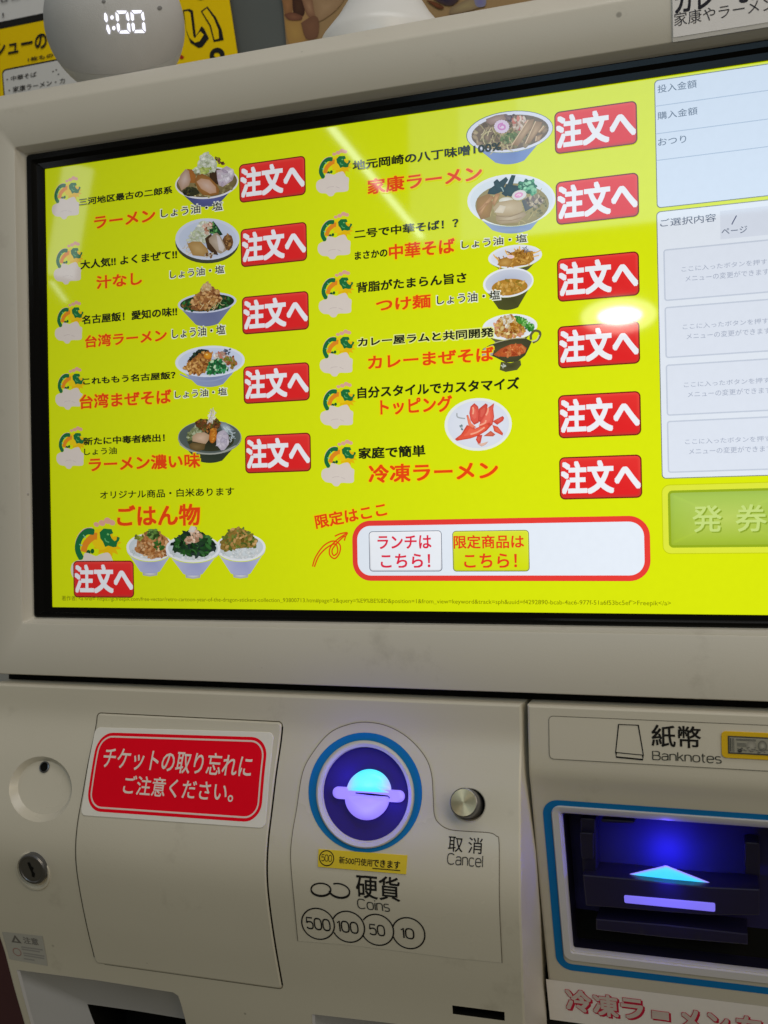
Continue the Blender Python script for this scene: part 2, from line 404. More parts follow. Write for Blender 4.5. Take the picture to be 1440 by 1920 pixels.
def rquad(c4, r, n=6):          # four corners (tl, tr, br, bl) -> rounded outline
    out = []
    for i in range(4):
        p = Vector(c4[i]); a = Vector(c4[i - 1]) - p; b = Vector(c4[(i + 1) % 4]) - p
        ra = min(r, a.length * .5); rb = min(r, b.length * .5)
        s = p + a.normalized() * ra; t = p + b.normalized() * rb
        for k in range(n + 1):
            u = k / n; kk = 0.5858  # nearly circular corner
            q = s * (1 - u) ** 2 + (p * kk * 1.0 + (s + t) * (1 - kk) / 2) * 2 * u * (1 - u) + t * u * u if False else None
            ang = u * math.pi / 2
            q = p + (s - p) * (1 - math.sin(ang)) + (t - p) * (1 - math.cos(ang))
            out.append((q.x, q.y))
    return out
def PX(surf, pts): return [surf.xz(*p) for p in pts]
def box4(surf, lb, rt):
    x0, z0 = surf.xz(*lb); x1, z1 = surf.xz(*rt); return [(x0, z1), (x1, z1), (x1, z0), (x0, z0)]
def rrect(x0, x1, z0, z1, r, n=5): return rquad([(x0, z1), (x1, z1), (x1, z0), (x0, z0)], r, n)
def ellp(cx, cy, rx, ry, rot=0, n=40):
    c, s = math.cos(math.radians(rot)), math.sin(math.radians(rot))
    return [(cx + rx * math.cos(t) * c - ry * math.sin(t) * s, cy + rx * math.cos(t) * s + ry * math.sin(t) * c) for t in [2 * math.pi * i / n for i in range(n)]]
def box_bm(mb, x0, x1, y0, y1, z0, z1, mat, col=(.8, .8, .8)):
    V = [(x, y, z) for x in (x0, x1) for y in (y0, y1) for z in (z0, z1)]
    mb.add(V, [[0, 1, 3, 2], [4, 6, 7, 5], [0, 4, 5, 1], [2, 3, 7, 6], [0, 2, 6, 4], [1, 5, 7, 3]], mat, col)

# =================================================================== THE MACHINE
H = .27; SW = .4325
machine = empty('ticket_machine', (0.2, .15, -.30))
tag(machine, 'beige meal ticket machine with lit yellow touch screen menu and blue glowing coin slot', 'ticket machine')
def under(o, parent):
    o.parent = parent; o.matrix_parent_inverse = parent.matrix_world.inverted(); return o
machine.location = (0, 0, 0)

# ---- bezel
zb = BEZ.xz(720, 1292)[1]
bx0, bx1 = -.0365, .52
ox0, ox1, oz0, oz1 = -.0118, SW + .0118, -.0062, H + .0095      # black frame outer edge
def rl(x0, x1, z0, z1, y, r): return [(x, y, z) for x, z in rrect(x0, x1, z0, z1, r)]
mb = MB()
mb.loft([rl(bx0, bx1, zb, .3215, .30, .004), rl(bx0, bx1, zb, .3215, .008, .004), rl(bx0, bx1, zb, .3205, .001, .004), rl(bx0 + .0004, bx1, zb, .3192, -.0004, .004),
         rl(bx0 + .0012, bx1 - .001, zb + .0006, .3082, -.0092, .004), rl(bx0 + .0016, bx1 - .0016, zb + .0010, .3068, -.0099, .004), rl(bx0 + .002, bx1 - .002, zb + .0014, .3058, -.0100, .004),
         rl(ox0 - .0038, ox1 + .0038, oz0 - .0038, oz1 + .0030, -.0100, .0018), rl(ox0 - .0030, ox1 + .0030, oz0 - .0030, oz1 + .0024, -.0095, .0015),
         rl(ox0 - .0008, ox1 + .0008, oz0 - .0008, oz1 + .0008, -.0026, .001), rl(ox0, ox1, oz0, oz1, -.0018, .001), rl(ox0, ox1, oz0, oz1, .02, .001)], CREAM)
box_bm(mb, bx0 + .004, bx1 - .004, .010, .29, zb + .02, .3205, DARK)
bezel = mb.build('screen_bezel', machine, 38)
# ---- black frame round the glass
mb = MB()
mb.loft([rl(ox0 + .0002, ox1 - .0002, oz0 + .0002, oz1 - .0002, .004, .002), rl(ox0 + .0002, ox1 - .0002, oz0 + .0002, oz1 - .0002, -.0026, .002),
         rl(ox0 + .0010, ox1 - .001, oz0 + .001, oz1 - .001, -.0034, .002), rl(ox0 + .0042, ox1 - .0042, oz0 + .0022, oz1 - .0040, -.0034, .001),
         rl(ox0 + .0050, ox1 - .0050, oz0 + .0026, oz1 - .0046, -.0028, .001), rl(ox0 + .0068, ox1 - .0068, oz0 + .0034, oz1 - .0060, -.0014, .001),
         rl(0, SW, 0, H, -.0012, .0005), rl(0, SW, 0, H, .002, .0005)], BLACK)
mb.build('screen_frame', machine, 30)

# ---- the lit panel
YEL = C3(219, 233, 0)
mb = MB(); q = [(-.001, H + .001), (SW + .001, H + .001), (SW + .001, -.001), (-.001, -.001)]
mb.grid_fill(SCR, q, [], 0, LCD, YEL, .02)
screen = mb.build('touch_screen', machine)
E0 = 2e-6
def on_screen(name, mb, label=None):
    o = mb.build(name, screen)
    if label: o['label'] = label
    return o
RED = C3(236, 70, 8); BLK = C3(26, 32, 8); OUT = C3(240, 220, 0)
# title and caption texts
def stext(name, body, lb, rt, col, bold, halo=None, layer=330, rot=0):
    mb = MB()
    if halo:
        x0, z0 = SCR.xz(*lb); x1, z1 = SCR.xz(*rt); g = .0006
        mb.text(SCR, body, (x0 - g, z0 - g), (x1 + g, z1 + g), (layer - 3) * E0, LCD, halo, bold + .05, rot)
    mb.text(SCR, body, lb, rt, layer * E0, LCD, col, bold, rot)
    return on_screen(name, mb)
for body, lb, rt in [
    ('三河地区最古の二郎系', (149, 387), (324, 349)), ('大人気!! よくまぜて!!', (152, 506), (333, 468)),
    ('名古屋飯！愛知の味!!', (155, 609), (333, 575)), ('これももう名古屋飯？', (157, 722.5), (330, 696)),
    ('新たに中毒者続出！', (158, 835.5), (310, 813)), ('オリジナル商品・白米あります', (189, 936), (440, 913)),
    ('地元岡崎の八丁味噌100%', (662, 321), (940, 264)), ('二号で中華そば！？', (665, 449), (860, 409)), ('まさかの', (666, 488), (727, 466)),
    ('背脂がたまらん旨さ', (669, 550), (875, 510)), ('カレー屋ラムと共同開発', (672, 651), (926, 614)),
    ('自分スタイルでカスタマイズ', (671, 748), (974, 707)), ('家庭で簡単', (673, 861), (798, 834))]:
    thin = body.startswith('オリ')
    stext('menu_caption', body, lb, rt, BLK, .018 if thin else .036, C3(235, 240, 150) if ('開発' in body) else None)
stext('menu_caption', 'しょう油', (159, 854), (220, 838), BLK, .02)
for body, lb, rt in [
    ('ラーメン', (178, 430), (292, 392.5)), ('汁なし', (182, 543), (267, 509)), ('台湾ラーメン', (161, 653), (313.5, 616)),
    ('台湾まぜそば', (151, 767.5), (322, 729)), ('ラーメン濃い味', (168, 885), (376, 849)), ('ごはん物', (221, 988), (376, 944)),
    ('家康ラーメン', (690, 366), (904, 309)), ('中華そば', (730, 488), (853, 446)), ('つけ麺', (706, 586), (808, 551)),
    ('カレーまぜそば', (691, 693), (926, 650)), ('トッピング', (714, 779), (848, 741)), ('冷凍ラーメン', (692, 906), (934, 863))]:
    stext('menu_title', body, lb, rt, RED, .030, OUT)
for lb, rt in [((303, 409), (418, 378)), ((320, 523), (421, 497.5)), ((324, 635), (423, 609)), ((329, 747), (426, 727)),
               ((866, 467), (988, 439)), ((820, 572), (938, 544))]:
    stext('flavour_note', 'しょう油・塩', lb, rt, BLK, .014, C3(236, 240, 225))
stext('hand_drawn_note', '限定はここ', (594, 992), (729, 963), RED, .03, OUT, rot=9.0)
stext('footnote', '著作者: <a href="https://jp.freepik.com/free-vector/retro-cartoon-year-of-the-dragon-stickers-collection_93800713.htm#page=2&query=%E9%BE%8D&position=1&from_view=keyword&track=sph&uuid=f4292890-bcab-4ac6-977f-51a6f53bc5ef">Freepik</a>', (117, 1127.5), (1258, 1124.5), C3(120, 125, 0), 0.0)
# red order buttons
def button(name, lb, rt, r, body, text, face=(226, 30, 34), dark=(112, 12, 12), lite=(238, 70, 62), tcol=(240, 241, 246), bold=.043, w=.0014):
    mb = MB(); q = box4(SCR, lb, rt)
    o = rquad(q, r); i1 = offset_poly(o, -w * .45); i2 = offset_poly(o, -w * 1.6)
    mb.poly(SCR, o, 300 * E0, LCD, C3(*dark))
    zt, zbm = q[0][1], q[2][1]
    # face brighter on top, as drawn on the screen
    rows = []
    n = len(i1)
    c1 = [mixc(C3(*lite), C3(*dark), .45 * (zt - z) / (zt - zbm)) for x, z in i1]
    c2 = [mixc(C3(*face), mixc(C3(*face), C3(*lite), .4), (z - zbm) / (zt - zbm)) for x, z in i2]
    V = [SCR.p3(x, z, 303 * E0) for x, z in i1] + [SCR.p3(x, z, 303 * E0) for x, z in i2]
    mb.add(V, [[k, (k + 1) % n, n + (k + 1) % n, n + k] for k in range(n)], LCD, c1 + c2)
    cx = sum(p[0] for p in i2) / n; cz = sum(p[1] for p in i2) / n
    mb.add([SCR.p3(cx, cz, 303 * E0)] + [SCR.p3(x, z, 303 * E0) for x, z in i2], [[0, k + 1, (k + 1) % n + 1] for k in range(n)], LCD, [C3(*face)] + c2)
    X0, X1 = q[0][0], q[1][0]; dx, dz = X1 - X0, zt - zbm
    for tx, a, b, cc, dd in text:
        mb.text(SCR, tx, (X0 + a * dx, zbm + b * dz), (X0 + cc * dx, zbm + dd * dz), 312 * E0, LCD, C3(*tcol), bold)
    return on_screen(name, mb)
for lb, rt in [((450, 381.5), (573, 292)), ((453, 502), (575.5, 416)), ((455.5, 628), (579, 545.5)), ((458, 758), (580.5, 679)), ((461, 888), (583, 811)),
               ((1041, 290.5), (1194, 189)), ((1043.5, 423), (1197, 323.5)), ((1046, 567), (1198, 471)), ((1047, 691.5), (1199, 601)), ((1048, 822.5), (1201, 733)), ((1050, 937), (1203, 852)),
               ((139.5, 1120), (251.5, 1051))]:
    button('order_button', lb, rt, .0028, '', [('注文へ', .02, .12, .985, .90)])
# special menu box
mb = MB(); q = box4(SCR, (662, 1089), (1218, 966.5)); o = rquad(q, .0105, 10)
mb.poly(SCR, o, 20 * E0, LCD, C3(233, 60, 52)); mb.poly(SCR, offset_poly(o, -.0029), 23 * E0, LCD, C3(232, 240, 250))
on_screen('special_menu_box', mb)
button('lunch_button', (693.5, 1071.5), (828.5, 994.5), .002, '', [('ランチは', .12, .56, .86, .89), ('こちら！', .16, .09, .84, .44)], (238, 243, 250), (70, 85, 110), (252, 252, 255), (226, 40, 72), .022, .0007)
button('limited_button', (850, 1071.5), (992, 993.5), .002, '', [('限定商品は', .015, .56, .935, .89), ('こちら！', .15, .09, .84, .44)], (214, 226, 10), (84, 92, 8), (232, 240, 80), (232, 62, 24), .022, .0007)
# arrow scribble
mb = MB()
def cat(pts, n=8):
    out = []
    P = [pts[0]] + pts + [pts[-1]]
    for i in range(1, len(P) - 2):
        for k in range(n):
            t = k / n; a, b, c, d = P[i - 1], P[i], P[i + 1], P[i + 2]
            out.append(tuple(.5 * (2 * b[j] + (c[j] - a[j]) * t + (2 * a[j] - 5 * b[j] + 4 * c[j] - d[j]) * t * t + (3 * b[j] - a[j] - 3 * c[j] + d[j]) * t ** 3) for j in (0, 1)))
    out.append(pts[-1]); return out
Z7 = lambda L: [(580 + x / 1.674, 880 + y / 1.674) for x, y in L]
for L in ([(10, 305), (20, 275), (45, 240), (75, 225), (96, 237), (95, 262), (80, 280), (64, 268), (66, 245), (86, 222), (118, 200)],
          [(16, 306), (30, 272), (55, 246), (80, 234), (88, 245), (88, 262), (76, 270), (72, 252), (92, 226), (112, 208)],
          [(80, 210), (98, 202), (119, 199), (114, 210), (110, 224)]):
    mb.strip(SCR, PX(SCR, cat(Z7(L), 5)), .0008, 30 * E0, LCD, C3(232, 80, 10))
on_screen('hand_drawn_arrow', mb)

# right side panels
LBL = C3(205, 218, 236); LINE = C3(120, 135, 165); TXT = C3(84, 98, 122)
Xr = .4265
mb = MB()
x0, z1 = SCR.xz(1226.5, 151); _, z0 = SCR.xz(1229, 391)
q = [(x0, z1), (Xr, z1), (Xr, z0), (x0, z0)]
mb.poly(SCR, rquad(q, .002), 18 * E0, LCD, C3(96, 104, 100)); mb.poly(SCR, rquad([(x0 + .0004, z1 - .0004), (Xr - .0004, z1 - .0004), (Xr - .0004, z0 + .0004), (x0 + .0004, z0 + .0004)], .0018), 21 * E0, LCD, C3(212, 225, 242))
for y in (199, 251, 301):
    z = SCR.xz(1231, y)[1]; mb.strip(SCR, [(x0 + .0006, z), (Xr - .0006, z)], .0004, 24 * E0, LCD, C3(168, 186, 210))
for t, lb, rt in (('投入金額', (1233, 175), (1306, 149)), ('購入金額', (1233, 225), (1307.5, 200)), ('おつり', (1234, 274), (1286.5, 253))):
    mb.text(SCR, t, lb, rt, 30 * E0, LCD, TXT, .004)
on_screen('amount_panel', mb)
mb = MB()
x0, z1 = SCR.xz(1230.5, 397); _, z0 = SCR.xz(1236.5, 898)
q = [(x0, z1), (Xr, z1), (Xr, z0), (x0, z0)]
mb.poly(SCR, rquad(q, .002), 18 * E0, LCD, C3(110, 116, 110)); mb.poly(SCR, rquad([(x0 + .0004, z1 - .0004), (Xr - .0004, z1 - .0004), (Xr - .0004, z0 + .0004), (x0 + .0004, z0 + .0004)], .0018), 21 * E0, LCD, C3(226, 233, 243))
mb.poly(SCR, box4(SCR, (1351, 449), (1470, 383)), 24 * E0, LCD, C3(214, 221, 234))
for t, lb, rt in (('ご選択内容', (1238, 426), (1342.5, 400)), ('ページ', (1353, 441), (1401, 423))):
    mb.text(SCR, t, lb, rt, 30 * E0, LCD, TXT, .004)
mb.strip(SCR, PX(SCR, [(1372, 421), (1381, 404)]), .0005, 30 * E0, LCD, C3(60, 70, 110))
T1 = (SCR.xz(1278, 510), SCR.xz(1451, 484)); T2 = (SCR.xz(1285, 528.5), SCR.xz(1441.5, 503)); zref = None
for y0, y1, xl in ((468, 565, 1243.5), (576, 672, 1244.5), (684, 780, 1246), (789.5, 887, 1247)):
    bx, bz1 = SCR.xz(xl, y0); _, bz0 = SCR.xz(xl + 1, y1); zc = (bz0 + bz1) / 2
    if zref is None: zref = zc; bxr = bx
    o = rquad([(bxr, bz1), (Xr - .003, bz1), (Xr - .003, bz0), (bxr, bz0)], .0015)
    mb.poly(SCR, o, 24 * E0, LCD, C3(196, 205, 220)); mb.poly(SCR, offset_poly(o, -.0007), 27 * E0, LCD, C3(222, 229, 241))
    for t, (a, b) in (('ここに入ったボタンを押すと', T1), ('メニューの変更ができます', T2)):
        d = zc - zref
        mb.text(SCR, t, (a[0], a[1] + d), (b[0], b[1] + d), 32 * E0, LCD, C3(164, 173, 192), .002)
on_screen('selection_panel', mb)
mb = MB()
x0, z1 = SCR.xz(1240, 909); _, z0 = SCR.xz(1241, 1039)
o = rquad([(x0, z1), (Xr, z1), (Xr, z0), (x0, z0)], .004)
mb.poly(SCR, o, 18 * E0, LCD, C3(196, 206, 10)); mb.poly(SCR, offset_poly(o, -.0004), 21 * E0, LCD, C3(222, 231, 60))
x0, z1 = SCR.xz(1252, 920); _, z0 = SCR.xz(1254, 1027)
o = rquad([(x0, z1), (Xr - .0045, z1), (Xr - .0045, z0), (x0, z0)], .0022)
mb.poly(SCR, o, 24 * E0, LCD, C3(146, 172, 24))
i2 = offset_poly(o, -.0012); i3 = offset_poly(o, -.0035)
n = len(i2)
g1, g2, g3 = C3(158, 186, 62), C3(186, 207, 96), C3(164, 190, 50)
cl = lambda z: mixc(g3, C3(168, 200, 88), (z - z0) / (z1 - z0))
V = [SCR.p3(x, z, 27 * E0) for x, z in i2] + [SCR.p3(x, z, 27 * E0) for x, z in i3]
mb.add(V, [[k, (k + 1) % n, n + (k + 1) % n, n + k] for k in range(n)], LCD, [mul(cl(z), .9) for x, z in i2] + [cl(z) for x, z in i3])
cx = sum(p[0] for p in i3) / n; cz = sum(p[1] for p in i3) / n
mb.add([SCR.p3(cx, cz, 27 * E0)] + [SCR.p3(x, z, 27 * E0) for x, z in i3], [[0, k + 1, (k + 1) % n + 1] for k in range(n)], LCD, [g2] + [cl(z) for x, z in i3])
for t, lb, rt in (('発', (1299, 998), (1353, 947)), ('券', (1380, 997), (1437, 945))):
    a, b = SCR.xz(*lb), SCR.xz(*rt)
    mb.text(SCR, t, (a[0] + .0006, a[1] - .0006), (b[0] + .0006, b[1] - .0006), 30 * E0, LCD, C3(140, 166, 44), .012)
    mb.text(SCR, t, a, b, 33 * E0, LCD, C3(198, 220, 126), .012)
on_screen('ticket_issue_button', mb)

# ------------------------------------------------------------------ pictures of the dishes on the screen
class Pic:
    def __init__(s, z, ox, oy, base=40): s.z = z; s.ox = ox; s.oy = oy; s.mb = MB(); s.k = base; s.rnd = random.Random(int(ox * 7 + oy))
    def px(s, pts): return PX(SCR, [(s.ox + x / s.z, s.oy + y / s.z) for x, y in pts])
    def lay(s): s.k += 1; return s.k * E0 * .6
    def poly(s, pts, col, edge=None, soft=True):
        c = C3(*col); e = C3(*edge) if edge else (mul(c, .86) if soft else c)
        s.mb.fan(SCR, s.px(pts), s.lay(), LCD, c, e)
    def flat(s, pts, col): s.mb.poly(SCR, s.px(pts), s.lay(), LCD, C3(*col))
    def ell(s, cx, cy, rx, ry, col, edge=None, rot=0, n=36): s.poly(ellp(cx, cy, rx, ry, rot, n), col, edge)
    def blob(s, cx, cy, rx, ry, col, edge=None, rough=.18, rot=0, n=14):
        P = ellp(0, 0, rx, ry, rot, n); P = [(cx + x * (1 + s.rnd.uniform(-rough, rough)), cy + y * (1 + s.rnd.uniform(-rough, rough))) for x, y in P]
        s.poly(P, col, edge)
    def scatter(s, n, pts, size, pal, stretch=1.6, jitter=22):
        xs = [p[0] for p in pts]; ys = [p[1] for p in pts]; lay0 = s.k
        i = 0; tries = 0
        while i < n and tries < n * 30:
            tries += 1
            x = s.rnd.uniform(min(xs), max(xs)); y = s.rnd.uniform(min(ys), max(ys))
            if not inside((x, y), pts): continue
            i += 1; c = s.rnd.choice(pal); j = s.rnd.uniform(-jitter, jitter); c = tuple(max(0, min(255, v + j)) for v in c)
            r = size * s.rnd.uniform(.55, 1.25); a = s.rnd.uniform(0, 180)
            if i % 12 == 0: s.k += 1
            P = ellp(0, 0, r * stretch, r, a, 7); P = [(x + u * s.rnd.uniform(.75, 1.2), y + v * s.rnd.uniform(.75, 1.2)) for u, v in P]
            s.mb.fan(SCR, s.px(P), s.k * E0 * .6 + (i % 12) * 1e-7, LCD, C3(*c), mul(C3(*c), .72))
        s.k += 1
    def strand(s, pts, w, col): s.mb.strip(SCR, s.px(cat(pts, 5)), w / s.z * .0003, s.lay(), LCD, C3(*col))
    def strands(s, n, pts, ln, w, pal, ang=None):
        xs = [p[0] for p in pts]; ys = [p[1] for p in pts]; i = 0; tries = 0
        while i < n and tries < n * 30:
            tries += 1
            x = s.rnd.uniform(min(xs), max(xs)); y = s.rnd.uniform(min(ys), max(ys))
            if not inside((x, y), pts): continue
            i += 1; a = math.radians(s.rnd.uniform(0, 360) if ang is None else s.rnd.gauss(ang, 16)); b = a + s.rnd.uniform(-.9, .9)
            L = ln * s.rnd.uniform(.5, 1.1); m = (x + L * math.cos(a) / 2, y + L * math.sin(a) / 2)
            c = s.rnd.choice(pal); j = s.rnd.uniform(-15, 15)
            s.strand([(x, y), m, (m[0] + L * math.cos(b) / 2, m[1] + L * math.sin(b) / 2)], w, tuple(max(0, min(255, v + j)) for v in c))
    def body(s, cx, cy, rx, ry, rot, bw, bot, col, col2):     # bowl side below the rim
        P = ellp(cx, cy, rx, ry, rot, 48); lo = [p for k, p in enumerate(P) if 0 <= k <= 24]
        tx = cx + math.sin(math.radians(-rot)) * 0
        base = [(tx - bw + 2 * bw * k / 8, bot - abs(k - 4) ** 2 * .012 * bw + (4 - k) * math.tan(math.radians(-rot)) * bw / 4 * .6) for k in range(9)]
        L = lo + base
        s.mb.poly(SCR, s.px(L), s.lay(), LCD, [C3(*mixc255(col, col2, .15 + .7 * abs(p[0] - cx - rx * .1) / rx)) for p in L])
    def done(s, name, label=None): return on_screen(name, s.mb, label)
def mixc255(a, b, t): t = max(0, min(1, t)); return tuple(x * (1 - t) + y * t for x, y in zip(a, b))
GREENS = [(28, 96, 40), (44, 128, 58), (20, 70, 34), (90, 160, 80)]
MINCE = [(176, 118, 62), (148, 92, 46), (202, 150, 88), (122, 70, 34), (214, 168, 110)]
PALEV = [(206, 214, 190), (226, 230, 214), (186, 196, 160), (214, 220, 200)]

# big pork ramen
p = Pic(8.35, 310, 270)
p.body(650, 610, 495, 240, -5, 190, 985, (98, 104, 168), (50, 58, 96))
p.ell(650, 610, 497, 250, (206, 208, 216), (226, 226, 232), -5); p.ell(650, 606, 475, 226, (150, 134, 92), (110, 96, 58), -5)
p.scatter(70, ellp(650, 640, 440, 190, -5), 22, [(160, 150, 100), (120, 110, 60), (190, 180, 130)])
p.poly([(700, 430), (820, 400), (830, 640), (760, 610), (690, 520)], (62, 40, 22)); p.blob(390, 740, 140, 72, (48, 50, 26))
p.scatter(22, ellp(370, 730, 110, 55), 14, [(70, 74, 34), (120, 110, 60), (30, 34, 18)])
P_ = [(440, 440), (520, 310), (560, 210), (620, 140), (700, 165), (760, 230), (815, 300), (800, 390), (700, 440), (560, 460)]
p.poly(P_, (214, 222, 204), (184, 196, 160)); p.scatter(95, P_, 26, PALEV); p.scatter(14, [(540, 380), (740, 380), (700, 440), (560, 450)], 22, [(170, 190, 90), (190, 204, 110)])
p.scatter(26, [(760, 205), (860, 225), (940, 310), (900, 335), (800, 260)], 14, [(110, 72, 44), (150, 100, 70), (80, 50, 30)])
p.poly([(340, 390), (420, 400), (480, 500), (470, 610), (390, 610)], (168, 104, 44)); p.poly([(195, 600), (240, 480), (320, 390), (370, 420), (398, 560), (370, 650), (255, 730)], (206, 184, 172), (172, 140, 116))
p.poly([(455, 590), (500, 490), (580, 465), (690, 520), (800, 630), (850, 720), (830, 790), (720, 810), (590, 800), (520, 730)], (178, 130, 70), (140, 92, 40))
p.poly([(490, 590), (560, 540), (690, 560), (790, 670), (800, 760), (700, 780), (560, 700)], (206, 178, 162), (190, 150, 120))
p.poly([(800, 410), (860, 400), (960, 345), (1060, 400), (1085, 470), (1050, 570), (980, 620), (900, 672), (840, 650), (815, 560)], (216, 206, 218), (182, 164, 176))
p.scatter(26, [(830, 430), (960, 370), (1060, 450), (1000, 590), (900, 640), (830, 560)], 26, [(222, 214, 226), (200, 186, 204), (230, 224, 232)], 2)
p.done('food_picture', 'bowl piled with pale vegetables and thick pork slices')
# soupless noodles
p = Pic(8.35, 310, 270)
p.ell(655, 1540, 498, 330, (90, 96, 110), (60, 64, 40)); p.ell(660, 1490, 502, 325, (192, 202, 224), (206, 214, 232)); p.ell(662, 1495, 455, 285, (180, 192, 216), (196, 206, 226))
p.strands(24, [(300, 1580), (380, 1560), (440, 1740), (360, 1730)], 70, 9, [(220, 210, 190), (190, 170, 140)])
P_ = [(345, 1520), (420, 1380), (520, 1270), (600, 1200), (700, 1240), (690, 1400), (640, 1540), (480, 1550)]
p.poly(P_, (196, 204, 192)); p.scatter(90, P_, 24, PALEV)
p.poly([(690, 1400), (700, 1270), (750, 1205), (820, 1290), (900, 1420), (840, 1440), (760, 1410)], (26, 66, 44), (14, 40, 26)); p.scatter(24, [(700, 1270), (750, 1215), (880, 1420), (710, 1400)], 16, GREENS)
p.scatter(34, [(590, 1260), (720, 1230), (730, 1320), (640, 1420), (600, 1330)], 18, [(214, 170, 150), (230, 200, 180), (170, 110, 80)])
p.poly([(620, 1480), (720, 1400), (760, 1560), (830, 1740), (760, 1730), (660, 1640)], (70, 48, 26))
p.blob(980, 1540, 88, 124, (126, 86, 44), None, .1); p.scatter(60, ellp(980, 1540, 80, 116), 15, [(150, 104, 54), (110, 70, 34), (176, 130, 74), (90, 60, 40)])
p.poly([(345, 1560), (430, 1525), (560, 1530), (660, 1640), (680, 1700), (620, 1765), (430, 1745), (385, 1650)], (192, 160, 106), (166, 130, 74))
p.poly([(770, 1400), (810, 1390), (870, 1450), (930, 1580), (955, 1670), (870, 1720), (820, 1700), (690, 1540), (680, 1480)], (190, 176, 160), (160, 142, 120)); p.poly([(800, 1420), (850, 1450), (930, 1620), (900, 1690), (840, 1660)], (214, 206, 204))
p.scatter(20, [(640, 1700), (760, 1720), (720, 1770), (620, 1770)], 16, [(200, 190, 170), (130, 90, 50)])
p.done('food_picture', 'wide pale bowl of soupless noodles with pork')
# spicy mince noodle soup
p = Pic(8.35, 310, 510)
p.body(655, 480, 455, 150, -5, 175, 850, (98, 106, 148), (136, 146, 178))
p.ell(655, 482, 460, 158, (190, 200, 224), (206, 212, 232), -5); p.ell(655, 484, 425, 130, (40, 74, 30), (24, 50, 22), -5)
p.scatter(120, ellp(655, 495, 400, 110, -5), 22, GREENS + [(120, 90, 40)])
P_ = [(400, 470), (480, 370), (560, 290), (600, 220), (650, 165), (710, 220), (780, 270), (850, 320), (870, 440), (800, 500), (700, 570), (560, 600), (430, 580)]
p.poly(P_, (150, 98, 56)); p.scatter(230, P_, 20, MINCE); p.scatter(34, [(560, 290), (610, 200), (655, 165), (720, 230), (700, 280)], 20, [(224, 196, 146), (206, 170, 116)])
p.strands(14, [(480, 480), (860, 420), (860, 540), (600, 580)], 80, 9, [(226, 200, 150), (200, 190, 140)])
p.done('food_picture', 'bowl of noodle soup topped with a mound of brown mince')
# mince mixed noodles
p = Pic(8.35, 310, 510)
p.body(700, 1400, 535, 235, -3, 205, 1800, (120, 134, 176), (176, 190, 220))
p.ell(700, 1400, 545, 245, (214, 222, 240), (224, 230, 244), -3); p.ell(705, 1402, 505, 214, (184, 198, 226), (208, 218, 238), -3)
p.strand([(230, 1600), (460, 1690), (760, 1700), (1040, 1600)], 22, (150, 164, 200))
P_ = [(340, 1400), (440, 1280), (560, 1205), (680, 1220), (700, 1300), (520, 1330), (420, 1430)]; p.poly(P_, (30, 44, 36)); p.scatter(36, P_, 18, [(24, 40, 34), (40, 66, 48), (16, 24, 22)])
P_ = [(290, 1500), (400, 1390), (520, 1290), (640, 1250), (740, 1260), (720, 1380), (660, 1520), (560, 1600), (400, 1590)]; p.poly(P_, (190, 128, 56)); p.scatter(190, P_, 21, [(206, 146, 70), (180, 116, 50), (224, 172, 98), (150, 90, 40)])
p.scatter(60, [(740, 1290), (900, 1250), (1000, 1330), (960, 1420), (800, 1400)], 20, [(222, 212, 204), (240, 234, 228), (196, 120, 100), (206, 170, 150)])
p.scatter(50, [(900, 1320), (1060, 1330), (1120, 1450), (1040, 1500), (960, 1440)], 19, [(150, 120, 40), (190, 140, 90), (120, 130, 40), (170, 96, 60)])
P_ = [(650, 1520), (720, 1400), (830, 1350), (930, 1420), (985, 1520), (900, 1570), (760, 1600), (670, 1590)]; p.poly(P_, (34, 120, 62)); p.scatter(110, P_, 22, [(40, 140, 76), (24, 104, 54), (80, 176, 110), (190, 220, 180), (20, 84, 44)])
p.ell(668, 1312, 66, 56, (232, 166, 44), (196, 120, 24)); p.ell(650, 1292, 18, 13, (250, 214, 130)); p.scatter(12, ellp(970, 1240, 50, 50), 14, [(110, 120, 140), (80, 90, 110)])
p.done('food_picture', 'white bowl of mixed noodles with mince, egg yolk and green onion')
# rich ramen in dark bowl
p = Pic(8.47, 310, 740)
p.body(705, 690, 505, 255, 0, 200, 1085, (34, 46, 34), (70, 80, 62)); p.ell(705, 680, 505, 272, (110, 118, 116), (150, 156, 150)); p.ell(705, 672, 490, 256, (66, 78, 72), (84, 96, 92)); p.ell(720, 730, 370, 170, (34, 36, 20), (52, 56, 36))
p.poly([(860, 440), (960, 440), (1100, 560), (1000, 640), (900, 560)], (176, 190, 200), (110, 124, 128)); p.strands(24, [(880, 460), (1000, 470), (1080, 580), (1040, 700), (960, 600)], 90, 10, [(196, 208, 214), (160, 176, 180)], 60)
P_ = [(350, 650), (420, 540), (520, 470), (600, 520), (580, 620), (450, 680), (370, 740)]; p.poly(P_, (150, 160, 120)); p.scatter(60, P_, 20, [(176, 186, 150), (140, 150, 104), (120, 130, 84)])
P_ = [(470, 450), (560, 380), (660, 400), (820, 390), (880, 440), (860, 530), (760, 580), (600, 580), (530, 540)]; p.poly(P_, (104, 66, 30)); p.scatter(110, P_, 17, [(150, 88, 40), (110, 66, 30), (180, 120, 60), (90, 90, 30), (70, 46, 24)])
p.ell(758, 650, 62, 122, (216, 136, 40), (170, 92, 20), 8); p.scatter(24, ellp(758, 650, 52, 110), 14, [(232, 160, 60), (200, 120, 30)])
p.poly([(430, 660), (500, 610), (620, 596), (700, 640), (690, 720), (640, 785), (520, 760), (430, 740)], (214, 184, 158), (180, 150, 120)); p.poly([(370, 800), (430, 760), (640, 780), (620, 870), (500, 900), (400, 860)], (126, 104, 64), (96, 76, 40))
